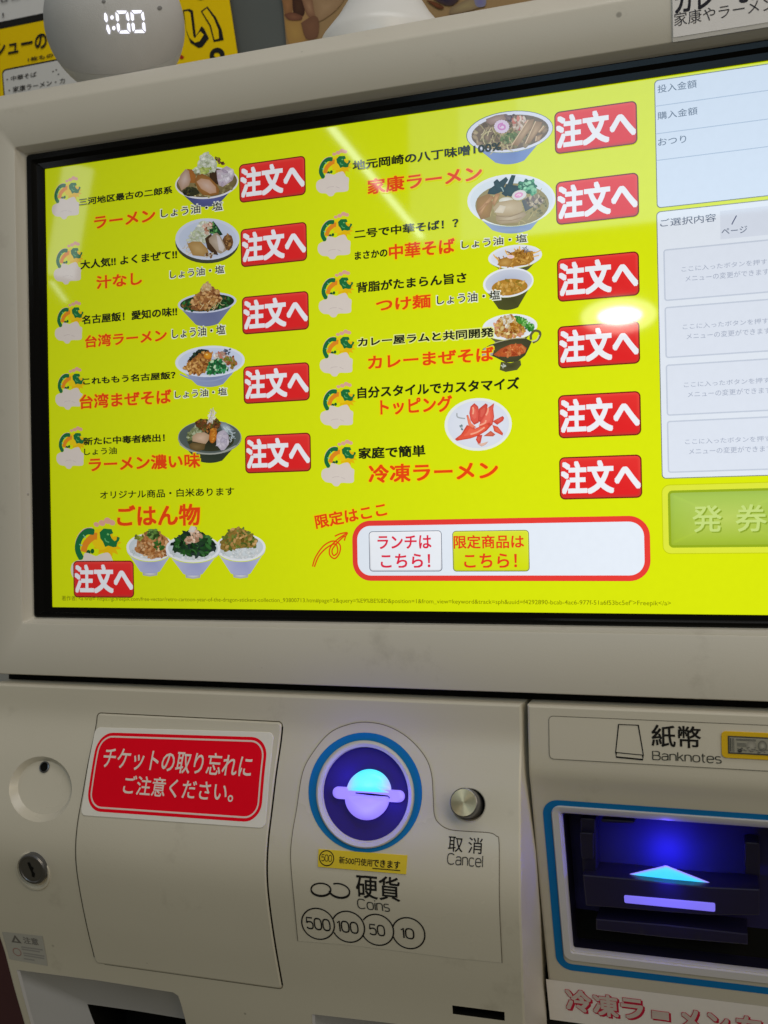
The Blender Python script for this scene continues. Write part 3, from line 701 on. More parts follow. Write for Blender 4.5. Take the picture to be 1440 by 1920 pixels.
p.blob(910, 720, 104, 158, (208, 198, 212), (180, 172, 186), .08); p.scatter(24, ellp(910, 720, 80, 130), 26, [(216, 208, 220), (196, 188, 206)], 1.8, 8)
p.strands(40, [(660, 470), (690, 350), (740, 290), (790, 380), (740, 500)], 110, 11, [(214, 206, 196), (186, 180, 170), (232, 228, 222)], -70)
p.ell(705, 930, 0, 0, (0, 0, 0)); p.strand([(230, 790), (400, 895), (640, 942), (880, 920), (1120, 810)], 16, (168, 172, 160))
p.done('food_picture', 'dark bowl of rich ramen topped with white leek')
# house ramen with fish cake
p = Pic(7.2, 860, 190)
p.body(690, 425, 570, 265, -7, 195, 850, (112, 134, 190), (150, 170, 212)); p.ell(688, 410, 590, 278, (60, 80, 60), (70, 96, 100), -7); p.ell(690, 412, 582, 272, (206, 214, 230), (222, 226, 240), -7); p.ell(695, 418, 525, 232, (140, 116, 88), (116, 96, 74), -7)
p.scatter(110, ellp(695, 430, 490, 200, -7), 26, [(150, 126, 96), (118, 96, 66), (172, 150, 114), (130, 120, 80)]); p.strands(46, [(220, 430), (420, 330), (700, 430), (800, 520), (650, 620), (320, 600)], 130, 11, [(176, 164, 116), (150, 138, 90), (196, 184, 140)])
p.poly([(370, 240), (500, 190), (640, 170), (680, 240), (560, 290), (430, 320), (375, 280)], (176, 150, 140), (140, 112, 98)); p.scatter(26, [(640, 190), (740, 190), (720, 270), (650, 250)], 18, [(96, 76, 84), (130, 108, 110)])
p.scatter(50, [(720, 230), (880, 200), (920, 300), (840, 400), (740, 370)], 24, [(214, 196, 178), (196, 150, 130), (176, 150, 120), (204, 120, 100)])
p.scatter(46, [(560, 480), (700, 420), (860, 420), (760, 560), (600, 560)], 18, [(110, 130, 70), (140, 150, 96), (90, 110, 56)])
for k, L in enumerate(([(940, 250), (1020, 240), (1000, 340), (800, 600), (720, 590)], [(1040, 270), (1130, 280), (1100, 380), (960, 570), (900, 570)], [(1150, 330), (1185, 340), (1100, 430), (1080, 420)], [(1050, 470), (1140, 440), (1090, 540), (1040, 540)])):
    p.poly(L, (192, 162, 124), (150, 118, 84)); p.strand([L[0], L[-1]], 14, (212, 186, 150))
P_ = []
for k in range(36): rr = 1 + (.07 if k % 2 else -.02); P_.append((582 + 100 * rr * math.cos(k * math.pi / 18), 342 + 88 * rr * math.sin(k * math.pi / 18)))
p.poly(P_, (228, 208, 230), (216, 200, 222)); p.strand([(560, 350), (580, 320), (620, 330), (620, 370), (570, 380), (535, 350), (550, 312), (600, 298)], 22, (206, 136, 196))
p.done('food_picture', 'bowl of brown soup ramen with pink fish cake and bamboo shoots')
# chinese style noodles
p = Pic(7.2, 860, 190)
p.body(715, 1350, 580, 340, -2, 260, 1785, (112, 134, 178), (180, 196, 220)); p.ell(712, 1335, 596, 352, (222, 230, 240), (230, 236, 244), -2); p.ell(715, 1335, 560, 318, (206, 220, 228), (220, 230, 238), -2)
p.ell(722, 1395, 498, 288, (170, 156, 96), (150, 136, 84), -2); p.strands(50, ellp(722, 1400, 440, 240), 120, 9, [(186, 172, 112), (150, 138, 80), (160, 140, 84)]); p.scatter(40, ellp(1050, 1400, 130, 150), 18, [(156, 148, 92), (130, 122, 70)])
p.poly([(250, 1310), (420, 1240), (460, 1400), (420, 1560), (300, 1600), (240, 1480)], (176, 134, 66), (150, 112, 52))
for L in ([(440, 1270), (480, 1300), (300, 1490), (255, 1470)], [(500, 1240), (560, 1250), (540, 1310), (480, 1420), (450, 1370)], [(360, 1380), (400, 1370), (300, 1540), (260, 1520)]): p.poly(L, (208, 166, 112), (160, 112, 60))
P_ = [(800, 1130), (900, 1070), (1000, 1060), (1050, 1150), (1030, 1260), (900, 1240), (800, 1200)]; p.poly(P_, (60, 140, 96)); p.scatter(60, P_, 24, [(70, 164, 112), (40, 116, 76), (150, 214, 170), (110, 190, 140)])
for L in ([(390, 1250), (410, 1190), (640, 1020), (670, 1060), (560, 1230), (480, 1260)], [(470, 1090), (520, 1050), (640, 1180), (600, 1230), (500, 1200)], [(650, 1140), (715, 995), (770, 1000), (730, 1130), (690, 1250), (640, 1290), (580, 1250)], [(600, 1250), (640, 1120), (800, 1140), (820, 1220), (700, 1290)]):
    p.poly(L, (34, 66, 70), (22, 50, 54))
p.strand([(570, 1160), (590, 1180), (605, 1220)], 14, (150, 176, 170))
p.ell(640, 1340, 96, 44, (232, 232, 224), (210, 208, 190), -4)
p.poly([(850, 1340), (960, 1290), (1080, 1290), (1140, 1340), (1000, 1430), (900, 1490)], (110, 104, 92), (84, 82, 80)); p.scatter(50, [(900, 1290), (1080, 1280), (1150, 1340), (1040, 1430), (930, 1380)], 20, [(170, 156, 130), (120, 100, 90), (196, 180, 150)])
p.poly([(460, 1440), (540, 1360), (720, 1330), (850, 1360), (870, 1470), (780, 1540), (520, 1540)], (206, 190, 158), (180, 158, 118)); p.poly([(500, 1540), (700, 1540), (880, 1490), (920, 1530), (800, 1640), (560, 1660), (510, 1620)], (200, 184, 154), (164, 142, 104))
p.strand([(500, 1545), (680, 1560), (880, 1490)], 9, (150, 124, 88)); p.strand([(530, 1610), (700, 1610), (850, 1570)], 9, (156, 132, 96)); p.poly([(480, 1500), (560, 1400), (640, 1420), (600, 1510)], (226, 214, 190))
p.ell(818, 1268, 100, 66, (236, 232, 232), (216, 214, 210), -16); p.ell(812, 1266, 60, 36, (232, 170, 206), (224, 150, 196), -16); p.strand([(780, 1275), (810, 1255), (840, 1265), (812, 1280)], 10, (244, 220, 232))
p.done('food_picture', 'wide white bowl of clear noodle soup with seaweed and fish cake')
# dipping noodles
p = Pic(6.545, 820, 440)
p.body(955, 285, 320, 130, -6, 160, 470, (64, 66, 40), (110, 112, 70)); p.ell(955, 268, 332, 142, (216, 222, 234), (232, 236, 244), -6); p.ell(958, 268, 300, 118, (206, 212, 228), (224, 228, 240), -6)
P_ = [(740, 310), (860, 270), (900, 220), (1010, 190), (1170, 200), (1190, 310), (1100, 370), (900, 400), (760, 385)]; p.poly(P_, (176, 124, 44)); p.strands(56, P_, 110, 13, [(206, 156, 70), (170, 116, 40), (226, 180, 96), (140, 90, 30)])
p.poly([(735, 370), (780, 300), (880, 280), (930, 330), (880, 395), (780, 390)], (208, 164, 88), (170, 122, 50)); p.poly([(970, 290), (1000, 270), (1170, 330), (1100, 360)], (214, 166, 80), (160, 110, 40)); p.scatter(26, [(950, 200), (1080, 190), (1060, 270), (960, 260)], 15, [(160, 106, 34), (190, 140, 60)])
p.ell(900, 272, 44, 22, (232, 190, 206), (240, 220, 220)); p.strands(8, ellp(1085, 180, 30, 30), 50, 8, [(110, 110, 120), (150, 150, 156)])
p.body(872, 600, 300, 170, -8, 120, 925, (60, 62, 30), (96, 98, 44)); p.ell(872, 588, 312, 180, (226, 230, 238), (236, 240, 246), -8); p.ell(876, 586, 288, 156, (176, 184, 206), (206, 212, 226), -8)
p.ell(888, 645, 222, 102, (200, 150, 60), (176, 126, 40), -5); p.scatter(70, ellp(888, 645, 200, 86, -5), 15, [(210, 160, 66), (186, 136, 50), (222, 176, 90), (170, 140, 50)], 2)
p.strand([(640, 690), (720, 750), (860, 760), (1010, 725), (1110, 670)], 18, (232, 236, 244))
p.done('food_picture', 'white plate of noodles above a dark bowl of golden dipping broth')
# curry mixed noodles
p = Pic(6.545, 820, 440)
p.body(890, 1150, 330, 145, -4, 170, 1350, (66, 64, 46), (110, 110, 80)); p.ell(890, 1132, 338, 158, (222, 228, 236), (236, 240, 246), -4); p.ell(895, 1130, 310, 134, (212, 220, 232), (228, 234, 240), -4)
P_ = [(700, 1110), (780, 1020), (860, 990), (960, 1000), (1050, 1090), (1090, 1190), (980, 1250), (800, 1260), (700, 1210)]; p.poly(P_, (206, 160, 86)); p.scatter(130, P_, 20, [(222, 180, 100), (196, 140, 60), (240, 214, 150), (170, 100, 50), (226, 160, 120)])
p.scatter(50, [(800, 1010), (960, 1000), (940, 1060), (880, 1150), (820, 1100)], 17, [(236, 226, 200), (246, 240, 226), (214, 180, 120)]); p.scatter(40, [(900, 1080), (1040, 1090), (1080, 1180), (980, 1210), (900, 1170)], 17, [(190, 126, 40), (160, 100, 34), (214, 160, 70)])
P_ = [(960, 1000), (1040, 1030), (1170, 1110), (1180, 1160), (1110, 1190), (1060, 1110), (980, 1060)]; p.scatter(70, P_, 17, [(96, 180, 70), (60, 150, 50), (140, 206, 110), (40, 120, 40)])
p.mb.strip(SCR, p.px(cat([(1150, 1290), (1150, 1230), (1195, 1180), (1250, 1190), (1262, 1230), (1230, 1290), (1170, 1325)], 6)), .0013, p.lay(), LCD, C3(96, 92, 58)); p.strand([(1160, 1310), (1220, 1290), (1250, 1230)], 14, (206, 204, 170))
p.poly([(545, 1440), (560, 1400), (650, 1350), (800, 1310), (960, 1270), (1080, 1270), (1160, 1310), (1120, 1400), (1080, 1480), (980, 1560), (840, 1570), (700, 1500)], (84, 82, 52), (62, 62, 40)); p.poly([(548, 1440), (570, 1395), (680, 1350), (700, 1400), (680, 1480), (600, 1500), (548, 1490)], (214, 196, 216), (160, 150, 150))
p.poly([(690, 1470), (780, 1400), (900, 1345), (1030, 1340), (1095, 1390), (1080, 1450), (980, 1490), (820, 1500), (720, 1490)], (206, 104, 50), (176, 80, 40)); p.scatter(60, [(740, 1460), (900, 1360), (1030, 1350), (1080, 1420), (960, 1480), (800, 1490)], 15, [(216, 110, 54), (186, 80, 40), (226, 140, 80)], 2)
p.poly([(780, 1560), (900, 1575), (1020, 1540), (1030, 1600), (980, 1660), (840, 1685), (765, 1660)], (64, 64, 36), (86, 86, 46)); p.scatter(10, ellp(815, 1615, 26, 20), 10, [(190, 196, 180)]); p.strand([(700, 1330), (900, 1280), (1080, 1268)], 10, (180, 176, 140))
p.done('food_picture', 'curry mixed noodles with a dark gravy boat in front')
# red chillies on a plate
p = Pic(9, 820, 730)
p.ell(690, 592, 568, 444, (224, 230, 240), (234, 238, 232), -3); p.ell(692, 592, 520, 400, (228, 233, 242), (220, 226, 238), -3)
p.strand([(330, 400), (345, 470), (470, 495)], 22, (170, 176, 180)); p.scatter(8, ellp(405, 640, 40, 40), 12, [(120, 150, 160), (160, 176, 180)])
for L, c in (([(540, 400), (560, 290), (625, 232), (690, 290), (710, 420), (700, 560), (620, 600), (560, 520)], (226, 90, 76)), ([(700, 330), (815, 235), (850, 260), (830, 420), (740, 560), (690, 540)], (214, 78, 66)),
             ([(830, 330), (960, 230), (945, 330), (960, 470), (930, 600), (800, 680), (690, 700), (720, 560), (790, 440)], (232, 96, 80)), ([(930, 540), (1100, 450), (1130, 480), (1110, 530), (1010, 600)], (216, 80, 66)),
             ([(930, 600), (1020, 630), (1110, 740), (1100, 780), (960, 710)], (224, 90, 66)), ([(780, 790), (900, 700), (980, 760), (940, 795)], (206, 96, 74)),
             ([(295, 840), (400, 760), (500, 600), (640, 660), (880, 560), (920, 600), (830, 700), (700, 780), (560, 830), (330, 870)], (232, 88, 64)), ([(490, 440), (520, 430), (580, 580), (660, 640), (600, 660), (530, 620)], (240, 130, 100)),
             ([(650, 850), (680, 770), (760, 770), (730, 910), (690, 920)], (214, 72, 58)), ([(670, 920), (740, 915), (860, 880), (820, 930), (750, 965)], (226, 190, 170))):
    p.flat(L, mixc255(c, (150, 40, 30), .30)); cx_ = sum(q[0] for q in L) / len(L); cy_ = sum(q[1] for q in L) / len(L)
    p.flat([(cx_ + (x - cx_) * .84, cy_ + (y - cy_) * .84) for x, y in L], c); p.flat([(cx_ - 4 + (x - cx_) * .5, cy_ - 6 + (y - cy_) * .5) for x, y in L], mixc255(c, (255, 170, 140), .22))
for L in ([(600, 300), (610, 360), (600, 420)], [(860, 310), (850, 380), (820, 440)], [(560, 760), (680, 720), (800, 640)], [(820, 520), (800, 570), (700, 610)]): p.strand(L, 26, (250, 170, 140))
p.done('food_picture', 'white plate of red chilli peppers')
# three rice bowls
for k, (cx, top) in enumerate(((622, 0), (1205, 2), (899, 1))):
    p = Pic(3.4286, 100, 930, 40 + k * 60)
    ry = 70; cy = (330, 330, 338)[[0, 2, 1][k] if False else (0 if k == 0 else 2 if k == 2 else 1)]; rx = (150, 158, 174)[k]
    bot = (505, 518, 520)[k]
    p.poly([(cx - 50, bot - 30), (cx + 50, bot - 30), (cx + 46, bot + 5), (cx, bot + 12), (cx - 46, bot + 5)], (220, 222, 226), (170, 170, 180))
    p.body(cx, cy + 12, rx, 82, 0, 62, bot - 8, (150, 156, 206), (206, 208, 226)); p.ell(cx, cy, rx + 2, 90, (206, 214, 224), (234, 236, 240)); p.ell(cx, cy - 2, rx - 14, 76, (222, 228, 232), (200, 210, 214))
    p.scatter(60, ellp(cx, cy + 10, rx - 26, 62), 9, [(236, 240, 240), (214, 222, 224), (226, 230, 232)], 1.7, 8)
    if k == 0:
        P_ = [(530, 360), (540, 280), (590, 240), (650, 215), (720, 260), (750, 300), (720, 390), (640, 400)]; p.poly(P_, (190, 130, 74)); p.scatter(150, P_, 9, [(206, 146, 90), (180, 114, 60), (224, 180, 130), (150, 96, 50)]); p.scatter(46, ellp(642, 246, 36, 34), 9, [(70, 110, 40), (110, 150, 70), (50, 80, 30)]); p.scatter(20, ellp(680, 320, 30, 30), 8, [(60, 110, 40)]); p.scatter(14, ellp(555, 265, 24, 18), 8, [(150, 160, 60), (110, 120, 50)])
    elif k == 2:
        P_ = [(765, 350), (780, 290), (830, 240), (900, 205), (980, 250), (1030, 300), (1035, 350), (960, 385), (860, 380)]; p.poly(P_, (26, 66, 30)); p.scatter(120, P_, 11, [(30, 80, 34), (18, 52, 26), (50, 110, 46), (24, 44, 40)], 2.2); p.scatter(40, [(850, 310), (870, 230), (900, 200), (960, 260), (920, 290)], 10, [(222, 180, 150), (236, 206, 180), (196, 150, 120)], 1.8); p.poly([(868, 230), (895, 172), (920, 210), (905, 235)], (226, 216, 204))
    else:
        P_ = [(1070, 340), (1090, 270), (1130, 220), (1190, 200), (1260, 230), (1310, 290), (1300, 330), (1200, 335), (1110, 355)]; p.poly(P_, (150, 120, 50)); p.scatter(150, P_, 9, [(176, 140, 70), (130, 110, 40), (120, 136, 50), (204, 160, 96), (90, 110, 40)], 1.7)
    p.done('food_picture', ('rice bowl with minced chicken', 'rice bowl with golden topping', 'rice bowl with dark greens')[k])
# cloud with green stripe ornament beside each dish
def ornament(name, ax, az, s):
    R0 = SCR.xz(580 + 185 / 9.14, 270 + 420 / 9.14)
    mb = MB(); k = [8]
    def w(pts): return [(ax + (x - R0[0]) * s, az + (z - R0[1]) * s) for x, z in PX(SCR, [(580 + a / 9.14, 270 + b / 9.14) for a, b in pts])]
    def poly(pts, c): k[0] += 1; mb.poly(SCR, w(pts), k[0] * E0, LCD, C3(*c))
    def strip(pts, wd, c): k[0] += 1; mb.strip(SCR, w(cat(pts, 5)), [q * s for q in wd] if isinstance(wd, list) else wd * s, k[0] * E0, LCD, C3(*c))
    for x, y, r in ((500, 140, 42), (570, 105, 45), (625, 120, 40), (430, 165, 34)): poly(ellp(x, y, r, r * .8, 0, 16), (226, 170, 150))
    strip([(170, 480), (190, 360), (270, 250), (380, 215)], .0008, (226, 176, 190))
    P_ = []
    for i in range(26):
        a = i * math.pi * 2 / 26; r = 190 if i % 2 else 128; P_.append((560 + r * math.cos(a), 370 + r * .85 * math.sin(a)))
    poly(P_, (236, 190, 0)); poly(ellp(480, 330, 110, 120), (240, 206, 10))
    strip([(270, 500), (300, 400), (390, 310), (440, 300)], [.0026] * 16, (232, 140, 30))
    strip([(250, 590), (195, 480), (225, 350), (310, 262), (405, 255)], [.0007] + [.0024] * 19 + [.0016], (16, 110, 60))
    for a, b in (((215, 420), (255, 430)), ((265, 305), (295, 335))): strip([a, b], .0004, (120, 190, 160))
    poly(ellp(330, 500, 26, 34, 20, 12), (16, 90, 40)); poly(ellp(380, 478, 24, 30, 20, 12), (16, 90, 40))
    poly([(470, 250), (520, 200), (620, 195), (640, 240), (600, 260), (620, 300), (660, 330), (700, 300), (680, 390), (640, 400), (580, 390), (540, 410), (510, 350), (480, 320)], (20, 112, 56))
    strip([(655, 345), (690, 320), (700, 275)], .0010, (20, 112, 56)); strip([(700, 320), (715, 280)], .0006, (20, 112, 56)); poly(ellp(575, 260, 16, 12, 0, 10), (120, 190, 110))
    strip([(535, 310), (550, 340), (590, 350)], .0005, (90, 170, 110))
    for pts in ([(110, 720), (130, 650), (200, 605), (260, 590), (280, 520), (330, 505), (420, 530), (480, 500), (570, 470), (610, 500), (640, 560), (690, 590), (685, 700), (680, 800), (600, 830), (460, 840), (410, 900), (340, 905), (290, 860), (190, 850), (125, 790)],):
        sm = cat(pts + [pts[0]], 3)[:-1]; poly(sm, (222, 211, 201))
    strip([(300, 770), (350, 745), (430, 735)], .00025, (196, 182, 178)); strip([(460, 740), (530, 765)], .00025, (196, 182, 178))
    return on_screen(name, mb)
c0 = SCR.xz(580 + 400 / 9.14, 270 + 720 / 9.14); a0 = SCR.xz(580 + 185 / 9.14, 270 + 420 / 9.14)
for q in ((624, 349), (627, 467), (629, 576), (631, 687), (632, 785), (634, 893), (123.5, 394), (127, 516), (129, 627), (130, 751), (132, 862)):
    x, z = SCR.xz(*q); ornament('ornament_picture', x + a0[0] - c0[0], z + a0[1] - c0[1], .97)
x, z = SCR.xz(144, 1020); ornament('ornament_picture', x, z, 1.62)

# =================================================================== lower body (coin and ticket side)
ztop = LOW.xz(500, 1302)[1]
right_px = [(978, 1330), (979, 1404), (977.5, 1470), (977.5, 1543), (978, 1647), (981, 1786), (985, 1920)]
redge = PX(LOW, right_px); redge = [(redge[0][0], ztop)] + redge[1:] + [(redge[-1][0] + .0004, -.30)]
ledge = [(-.0245, -.30), (-.0255, -.262), (-.0262, -.208), (-.031, -.14), (-.0355, -.07), (-.0365, ztop)]
outline = redge + ledge
def dens(pts, step=.004):
    out = []
    for i in range(len(pts)):
        a, b = pts[i], pts[(i + 1) % len(pts)]; n = max(1, int(math.hypot(b[0] - a[0], b[1] - a[1]) / step))
        out += [(a[0] + (b[0] - a[0]) * k / n, a[1] + (b[1] - a[1]) * k / n) for k in range(n)]
    return out
outline = dens(outline)
L = lambda pts: PX(LOW, pts)
disk_px = ellp(686.2, 1488.8, 79.5, 88, -6, 48)
dish_px = ellp(76, 1480, 59, 62, 12, 40)
cancel_px = ellp(879, 1510, 32, 33, 0, 32)
slot_px = [(848, 1885), (946, 1897.5), (946.5, 1914), (849, 1901)]
tray_px = [(27, 1818), (180, 1838), (325, 1861), (334, 1867), (340, 1885), (352, 1930), (360, 1990), (40, 1990)]
tray2_px = [(586, 1902), (640, 1908), (760, 1922), (770, 1990), (590, 1990)]
hx = [dens(L(disk_px), .02), dens(L(dish_px), .02), dens(L(cancel_px), .02), L(slot_px), dens(L(tray_px), .01), dens(L(tray2_px), .01)]
zmin = -.29
hx[4] = [(max(x, -.0195), max(z, zmin)) for x, z in hx[4]]; hx[5] = [(x, max(z, zmin)) for x, z in hx[5]]
mb = MB()
inn = offset_poly(outline, -.0013); mid = offset_poly(outline, -.0004)
mb.grid_fill(LOW, inn, hx, 0, BODYP, (.8, .8, .8), .004)
mb.loft([[LOW.p3(x, z, 0) for x, z in inn], [LOW.p3(x, z, -.0004) for x, z in mid], [LOW.p3(x, z, -.0013) for x, z in outline], [(x, .16, z) for x, z in outline], [(x, .30, z) for x, z in outline]], BODYP)
def well(h, depth, shrink, mat, floor=None, lip=.0006):
    l0 = [LOW.p3(x, z, 0) for x, z in h]; h1 = offset_poly(h, -lip); l1 = [LOW.p3(x, z, -lip) for x, z in h1]
    h2 = offset_poly(h1, -shrink); l2 = [LOW.p3(x, z, -depth) for x, z in h2]
    mb.loft([l0, l1, l2], mat)
    if floor: mb.fan(LOW, h2, -depth, floor, (.8, .8, .8))
well(hx[1], .0038, .0026, LABELP, LABELP); well(hx[2], .007, .0, BODYP, DARK)
well(hx[3], .010, .0, DARK, DARK, .0002)
body = mb.build('coin_side_body', machine, 32)
# ticket tray wells with their own sides
def tray(name, h, apex, depth, slope):
    mb = MB(); l0 = [LOW.p3(x, z, .0002) for x, z in offset_poly(h, .0002)]
    l1 = [LOW.p3(x, z, -.0012) for x, z in offset_poly(h, -.0009)]
    h2 = [(x0_ + (apex[0] - x0_) * 0, z) for x0_, z in h]
    top = max(z for _, z in h); lf = min(x for x, _ in h); rg = max(x for x, _ in h)
    l2 = [(x + (slope * (1 - (x - lf) / (rg - lf)) - .0030 * ((x - lf) / (rg - lf))), LOW.f(z) + depth * .75, z - .023 * max(0, (z - zmin) / (top - zmin))) for x, z in offset_poly(h, -.0009)]
    l3 = [(x, y + .06, z) for x, y, z in l2]
    mb.loft([l0, l1, l2], TRAYP); mb.loft([l2, l3], DARK, cap=True)
    return mb.build(name, machine, 28)
tray('ticket_tray', hx[4], (0, 0), .022, .037); tray('change_tray', hx[5], (0, 0), .022, .028)
# near-black boxes added behind the seams, standing in for their shade
mb = MB(); box_bm(mb, -.030, .515, .045, .29, -.30, zb - .002, DARK)
box_bm(mb, -.0364, .512, .004, .29, ztop + .0003, zb - .0003, DARK); mb.build('seam_backing', machine)
mb = MB(); box_bm(mb, -.024, .515, .052, .30, -1.15, -.301, BODYP); mb.build('lower_cabinet', machine)

# ---- ticket door with red notice sticker
door_px = rquad([(183.3, 1339.5), (529, 1350.5), (531.3, 1855), (179, 1805)], 9, 5)
tl, tr, br, bl = L([(183.3, 1339.5)])[0], L([(529, 1350.5)])[0], L([(531, 1855)])[0], L([(179, 1805)])[0]
dx0 = (tl[0] + bl[0]) / 2; dx1 = (tr[0] + br[0]) / 2; dz1 = (tl[1] + tr[1]) / 2; dz0 = (bl[1] + br[1]) / 2
dout = dens(rrect(dx0, dx1, dz0, dz1, .0028, 5), .004)
mb = MB()
gx0, gx1, gz0, gz1, gr = dx0 - .0001, dx1 + .0002, dz0 - .0001, dz1 + .0001, .0026  # shade of the door gap painted as dark strips, tone differs by side
def vline(x, za, zb_): return [(x, za + (zb_ - za) * k / 40) for k in range(41)]
mb.strip(LOW, vline(gx1, gz0 + gr, gz1 - gr), .0009, .00012, PRINT, (.012, .011, .009)); mb.strip(LOW, vline(gx0, gz0 + .004, gz1 - gr), .0005, .00012, PRINT, (.06, .052, .035))
mb.strip(LOW, [(gx0 + gr * (1 - math.sin(t * .157)), gz1 - gr * (1 - math.cos(t * .157))) for t in range(10, -1, -1)] + [(gx1 - gr, gz1)] + [(gx1 - gr * (1 - math.sin(t * .157)), gz1 - gr * (1 - math.cos(t * .157))) for t in range(11)], .0005, .00012, PRINT, (.09, .075, .05))
mb.strip(LOW, [(gx0 + .006, gz0), (gx0 + .05, gz0), (gx1 - gr, gz0)] + [(gx1 - gr * (1 - math.sin(t * .157)), gz0 + gr * (1 - math.cos(t * .157))) for t in range(11)], [.0003, .0003] + [.0005] * 20, .00012, PRINT, (.16, .14, .10))
mb.slab(LOW, offset_poly(dout, -.0004), .0008, .0007, BODYP)
door = mb.build('ticket_door', machine, 32)
mb = MB()
st = [(181, 1363), (514.6, 1372.5), (498.5, 1552), (153, 1527.5)]
def quad_uv(c4):      # bilinear map on a surface from 4 px corners (tl,tr,br,bl)
    P = L(c4)
    return lambda u, v: tuple((P[0][i] * (1 - u) + P[1][i] * u) * (1 - v) + (P[3][i] * (1 - u) + P[2][i] * u) * v for i in (0, 1))
uv = quad_uv(st)
sq = dens(rquad([uv(0, 0), uv(1, 0), uv(1, 1), uv(0, 1)], .0032, 5), .004)
mb.slab(LOW, sq, .0013, .0002, PRINT, (.74, .72, .68), .004, .0004)
rs = dens(rquad([uv(.025, .055), uv(.975, .055), uv(.975, .945), uv(.025, .945)], .010, 8), .004)
REDP = (.84, .004, .018)
mb.grid_fill(LOW, rs, [], .00140, PRINT, REDP)
mb.strip(LOW, offset_poly(rs, -.0021), .0009, .00150, PRINT, (.78, .62, .58), True)
mb.text(LOW, 'チケットの取り忘れに', (193, 1438.5), (478, 1415), .0015, PRINT, (.80, .70, .66), .012)
mb.text(LOW, 'ご注意ください。', (232, 1487), (443, 1466), .0015, PRINT, (.80, .70, .66), .012)
o = mb.build('notice_sticker', door); o['label'] = 'red sticker with white lettering on a white border'
# ---- dish hole (ring, black disc painted for the shade inside) and key lock
def spin(mb, surf, cpx, prof, mat, n=32, sqz=1.0, col=(.8, .8, .8), cap=True):   # profile (radius, height out of the surface)
    cx, cz = surf.xz(*cpx); y0 = surf.f(cz); h = .0005
    s = (surf.f(cz + h) - surf.f(cz - h)) / (2 * h); nrm = Vector((0, -1, s)).normalized()
    ux = Vector((1, 0, 0)); uz = nrm.cross(ux) * -1; uz = ux.cross(nrm); uz = uz if uz.z > 0 else -uz
    c = Vector((cx, y0, cz)); loops = [[tuple(c + nrm * hh + ux * (r * math.cos(2 * math.pi * i / n)) + uz * (r * sqz * math.sin(2 * math.pi * i / n))) for i in range(n)] for r, hh in prof]
    mb.loft(loops, mat, col, cap); return c, nrm, ux, uz
mb = MB(); spin(mb, LOW, (77, 1437), [(.0034, -.0037), (.0034, -.0030), (.0027, -.0028), (.0026, -.0034)], STEEL, 20); mb.f = mb.f[:-1]; mb.m = mb.m[:-1]
spin(mb, LOW, (77, 1437), [(.0027, -.0035), (.0001, -.0035)], DARK, 20)
mb.build('dish_hole', machine, 40)
mb = MB()
spin(mb, LOW, (62, 1634), [(.0118, -.001), (.0115, .0006), (.0104, .0007), (.0100, -.0004), (.0098, -.0004)], BODYP, 36, 1, (.8, .8, .8), False)
c, nr, ux, uz = spin(mb, LOW, (65, 1626), [(.0092, -.002), (.0092, .0024), (.0085, .0032), (.0076, .0033), (.0072, .0029)], STEEL, 36)
lock = mb.build('key_lock', machine, 35)
mb = MB()
def plate(mb, c, nr, ux, uz, pts, h, mat, col=(.8, .8, .8)):
    V = [tuple(c + nr * h + ux * a + uz * b) for a, b in pts]; t = tessellate_polygon([[Vector((a, b, 0)) for a, b in pts]]); mb.add(V, [list(q) for q in t], mat, col)
plate(mb, c, nr, ux, uz, [(-.0022, .0042), (-.0006, .0046), (.0002, .0022), (.0018, .0012), (.0008, -.0006), (.0022, -.0022), (.0014, -.0046), (-.0002, -.0042), (-.0002, -.0016), (-.0012, .0008)], .0031, DARK)
mb.build('keyhole', lock)
# ---- caution label
mb = MB(); uv = quad_uv([(4, 1747), (80, 1755), (90, 1811), (18, 1798)])
mb.grid_fill(LOW, dens([uv(0, 0), uv(1, 0), uv(1, 1), uv(0, 1)]), [], .0002, PRINT, (.42, .41, .38))
T = (.16, .15, .14)
mb.poly(LOW, [uv(.18, .34), uv(.44, .34), uv(.31, .06)], .0003, PRINT, T); mb.poly(LOW, [uv(.26, .29), uv(.36, .29), uv(.31, .17)], .0004, PRINT, (.40, .39, .36))
a, b = uv(.50, .34), uv(.86, .10); mb.text(LOW, '注意', (a[0], a[1] + .0002), (b[0], b[1]), .0003, PRINT, (.20, .19, .18), .02)
for v, u0, u1 in ((.47, .40, .94), (.55, .40, .86), (.68, .42, .96), (.76, .42, .94), (.88, .40, .68)): mb.strip(LOW, [uv(u0, v), uv(u1, v)], .0009, .0003, PRINT, (.30, .29, .28))
mb.strip(LOW, [uv(.26 + .10 * math.cos(t), .68 + .13 * math.sin(t)) for t in [i * math.pi / 10 for i in range(20)]], .0006, .0003, PRINT, (.34, .20, .18), True)
mb.build('caution_label', machine)['label'] = 'small worn grey caution label with warning triangle'

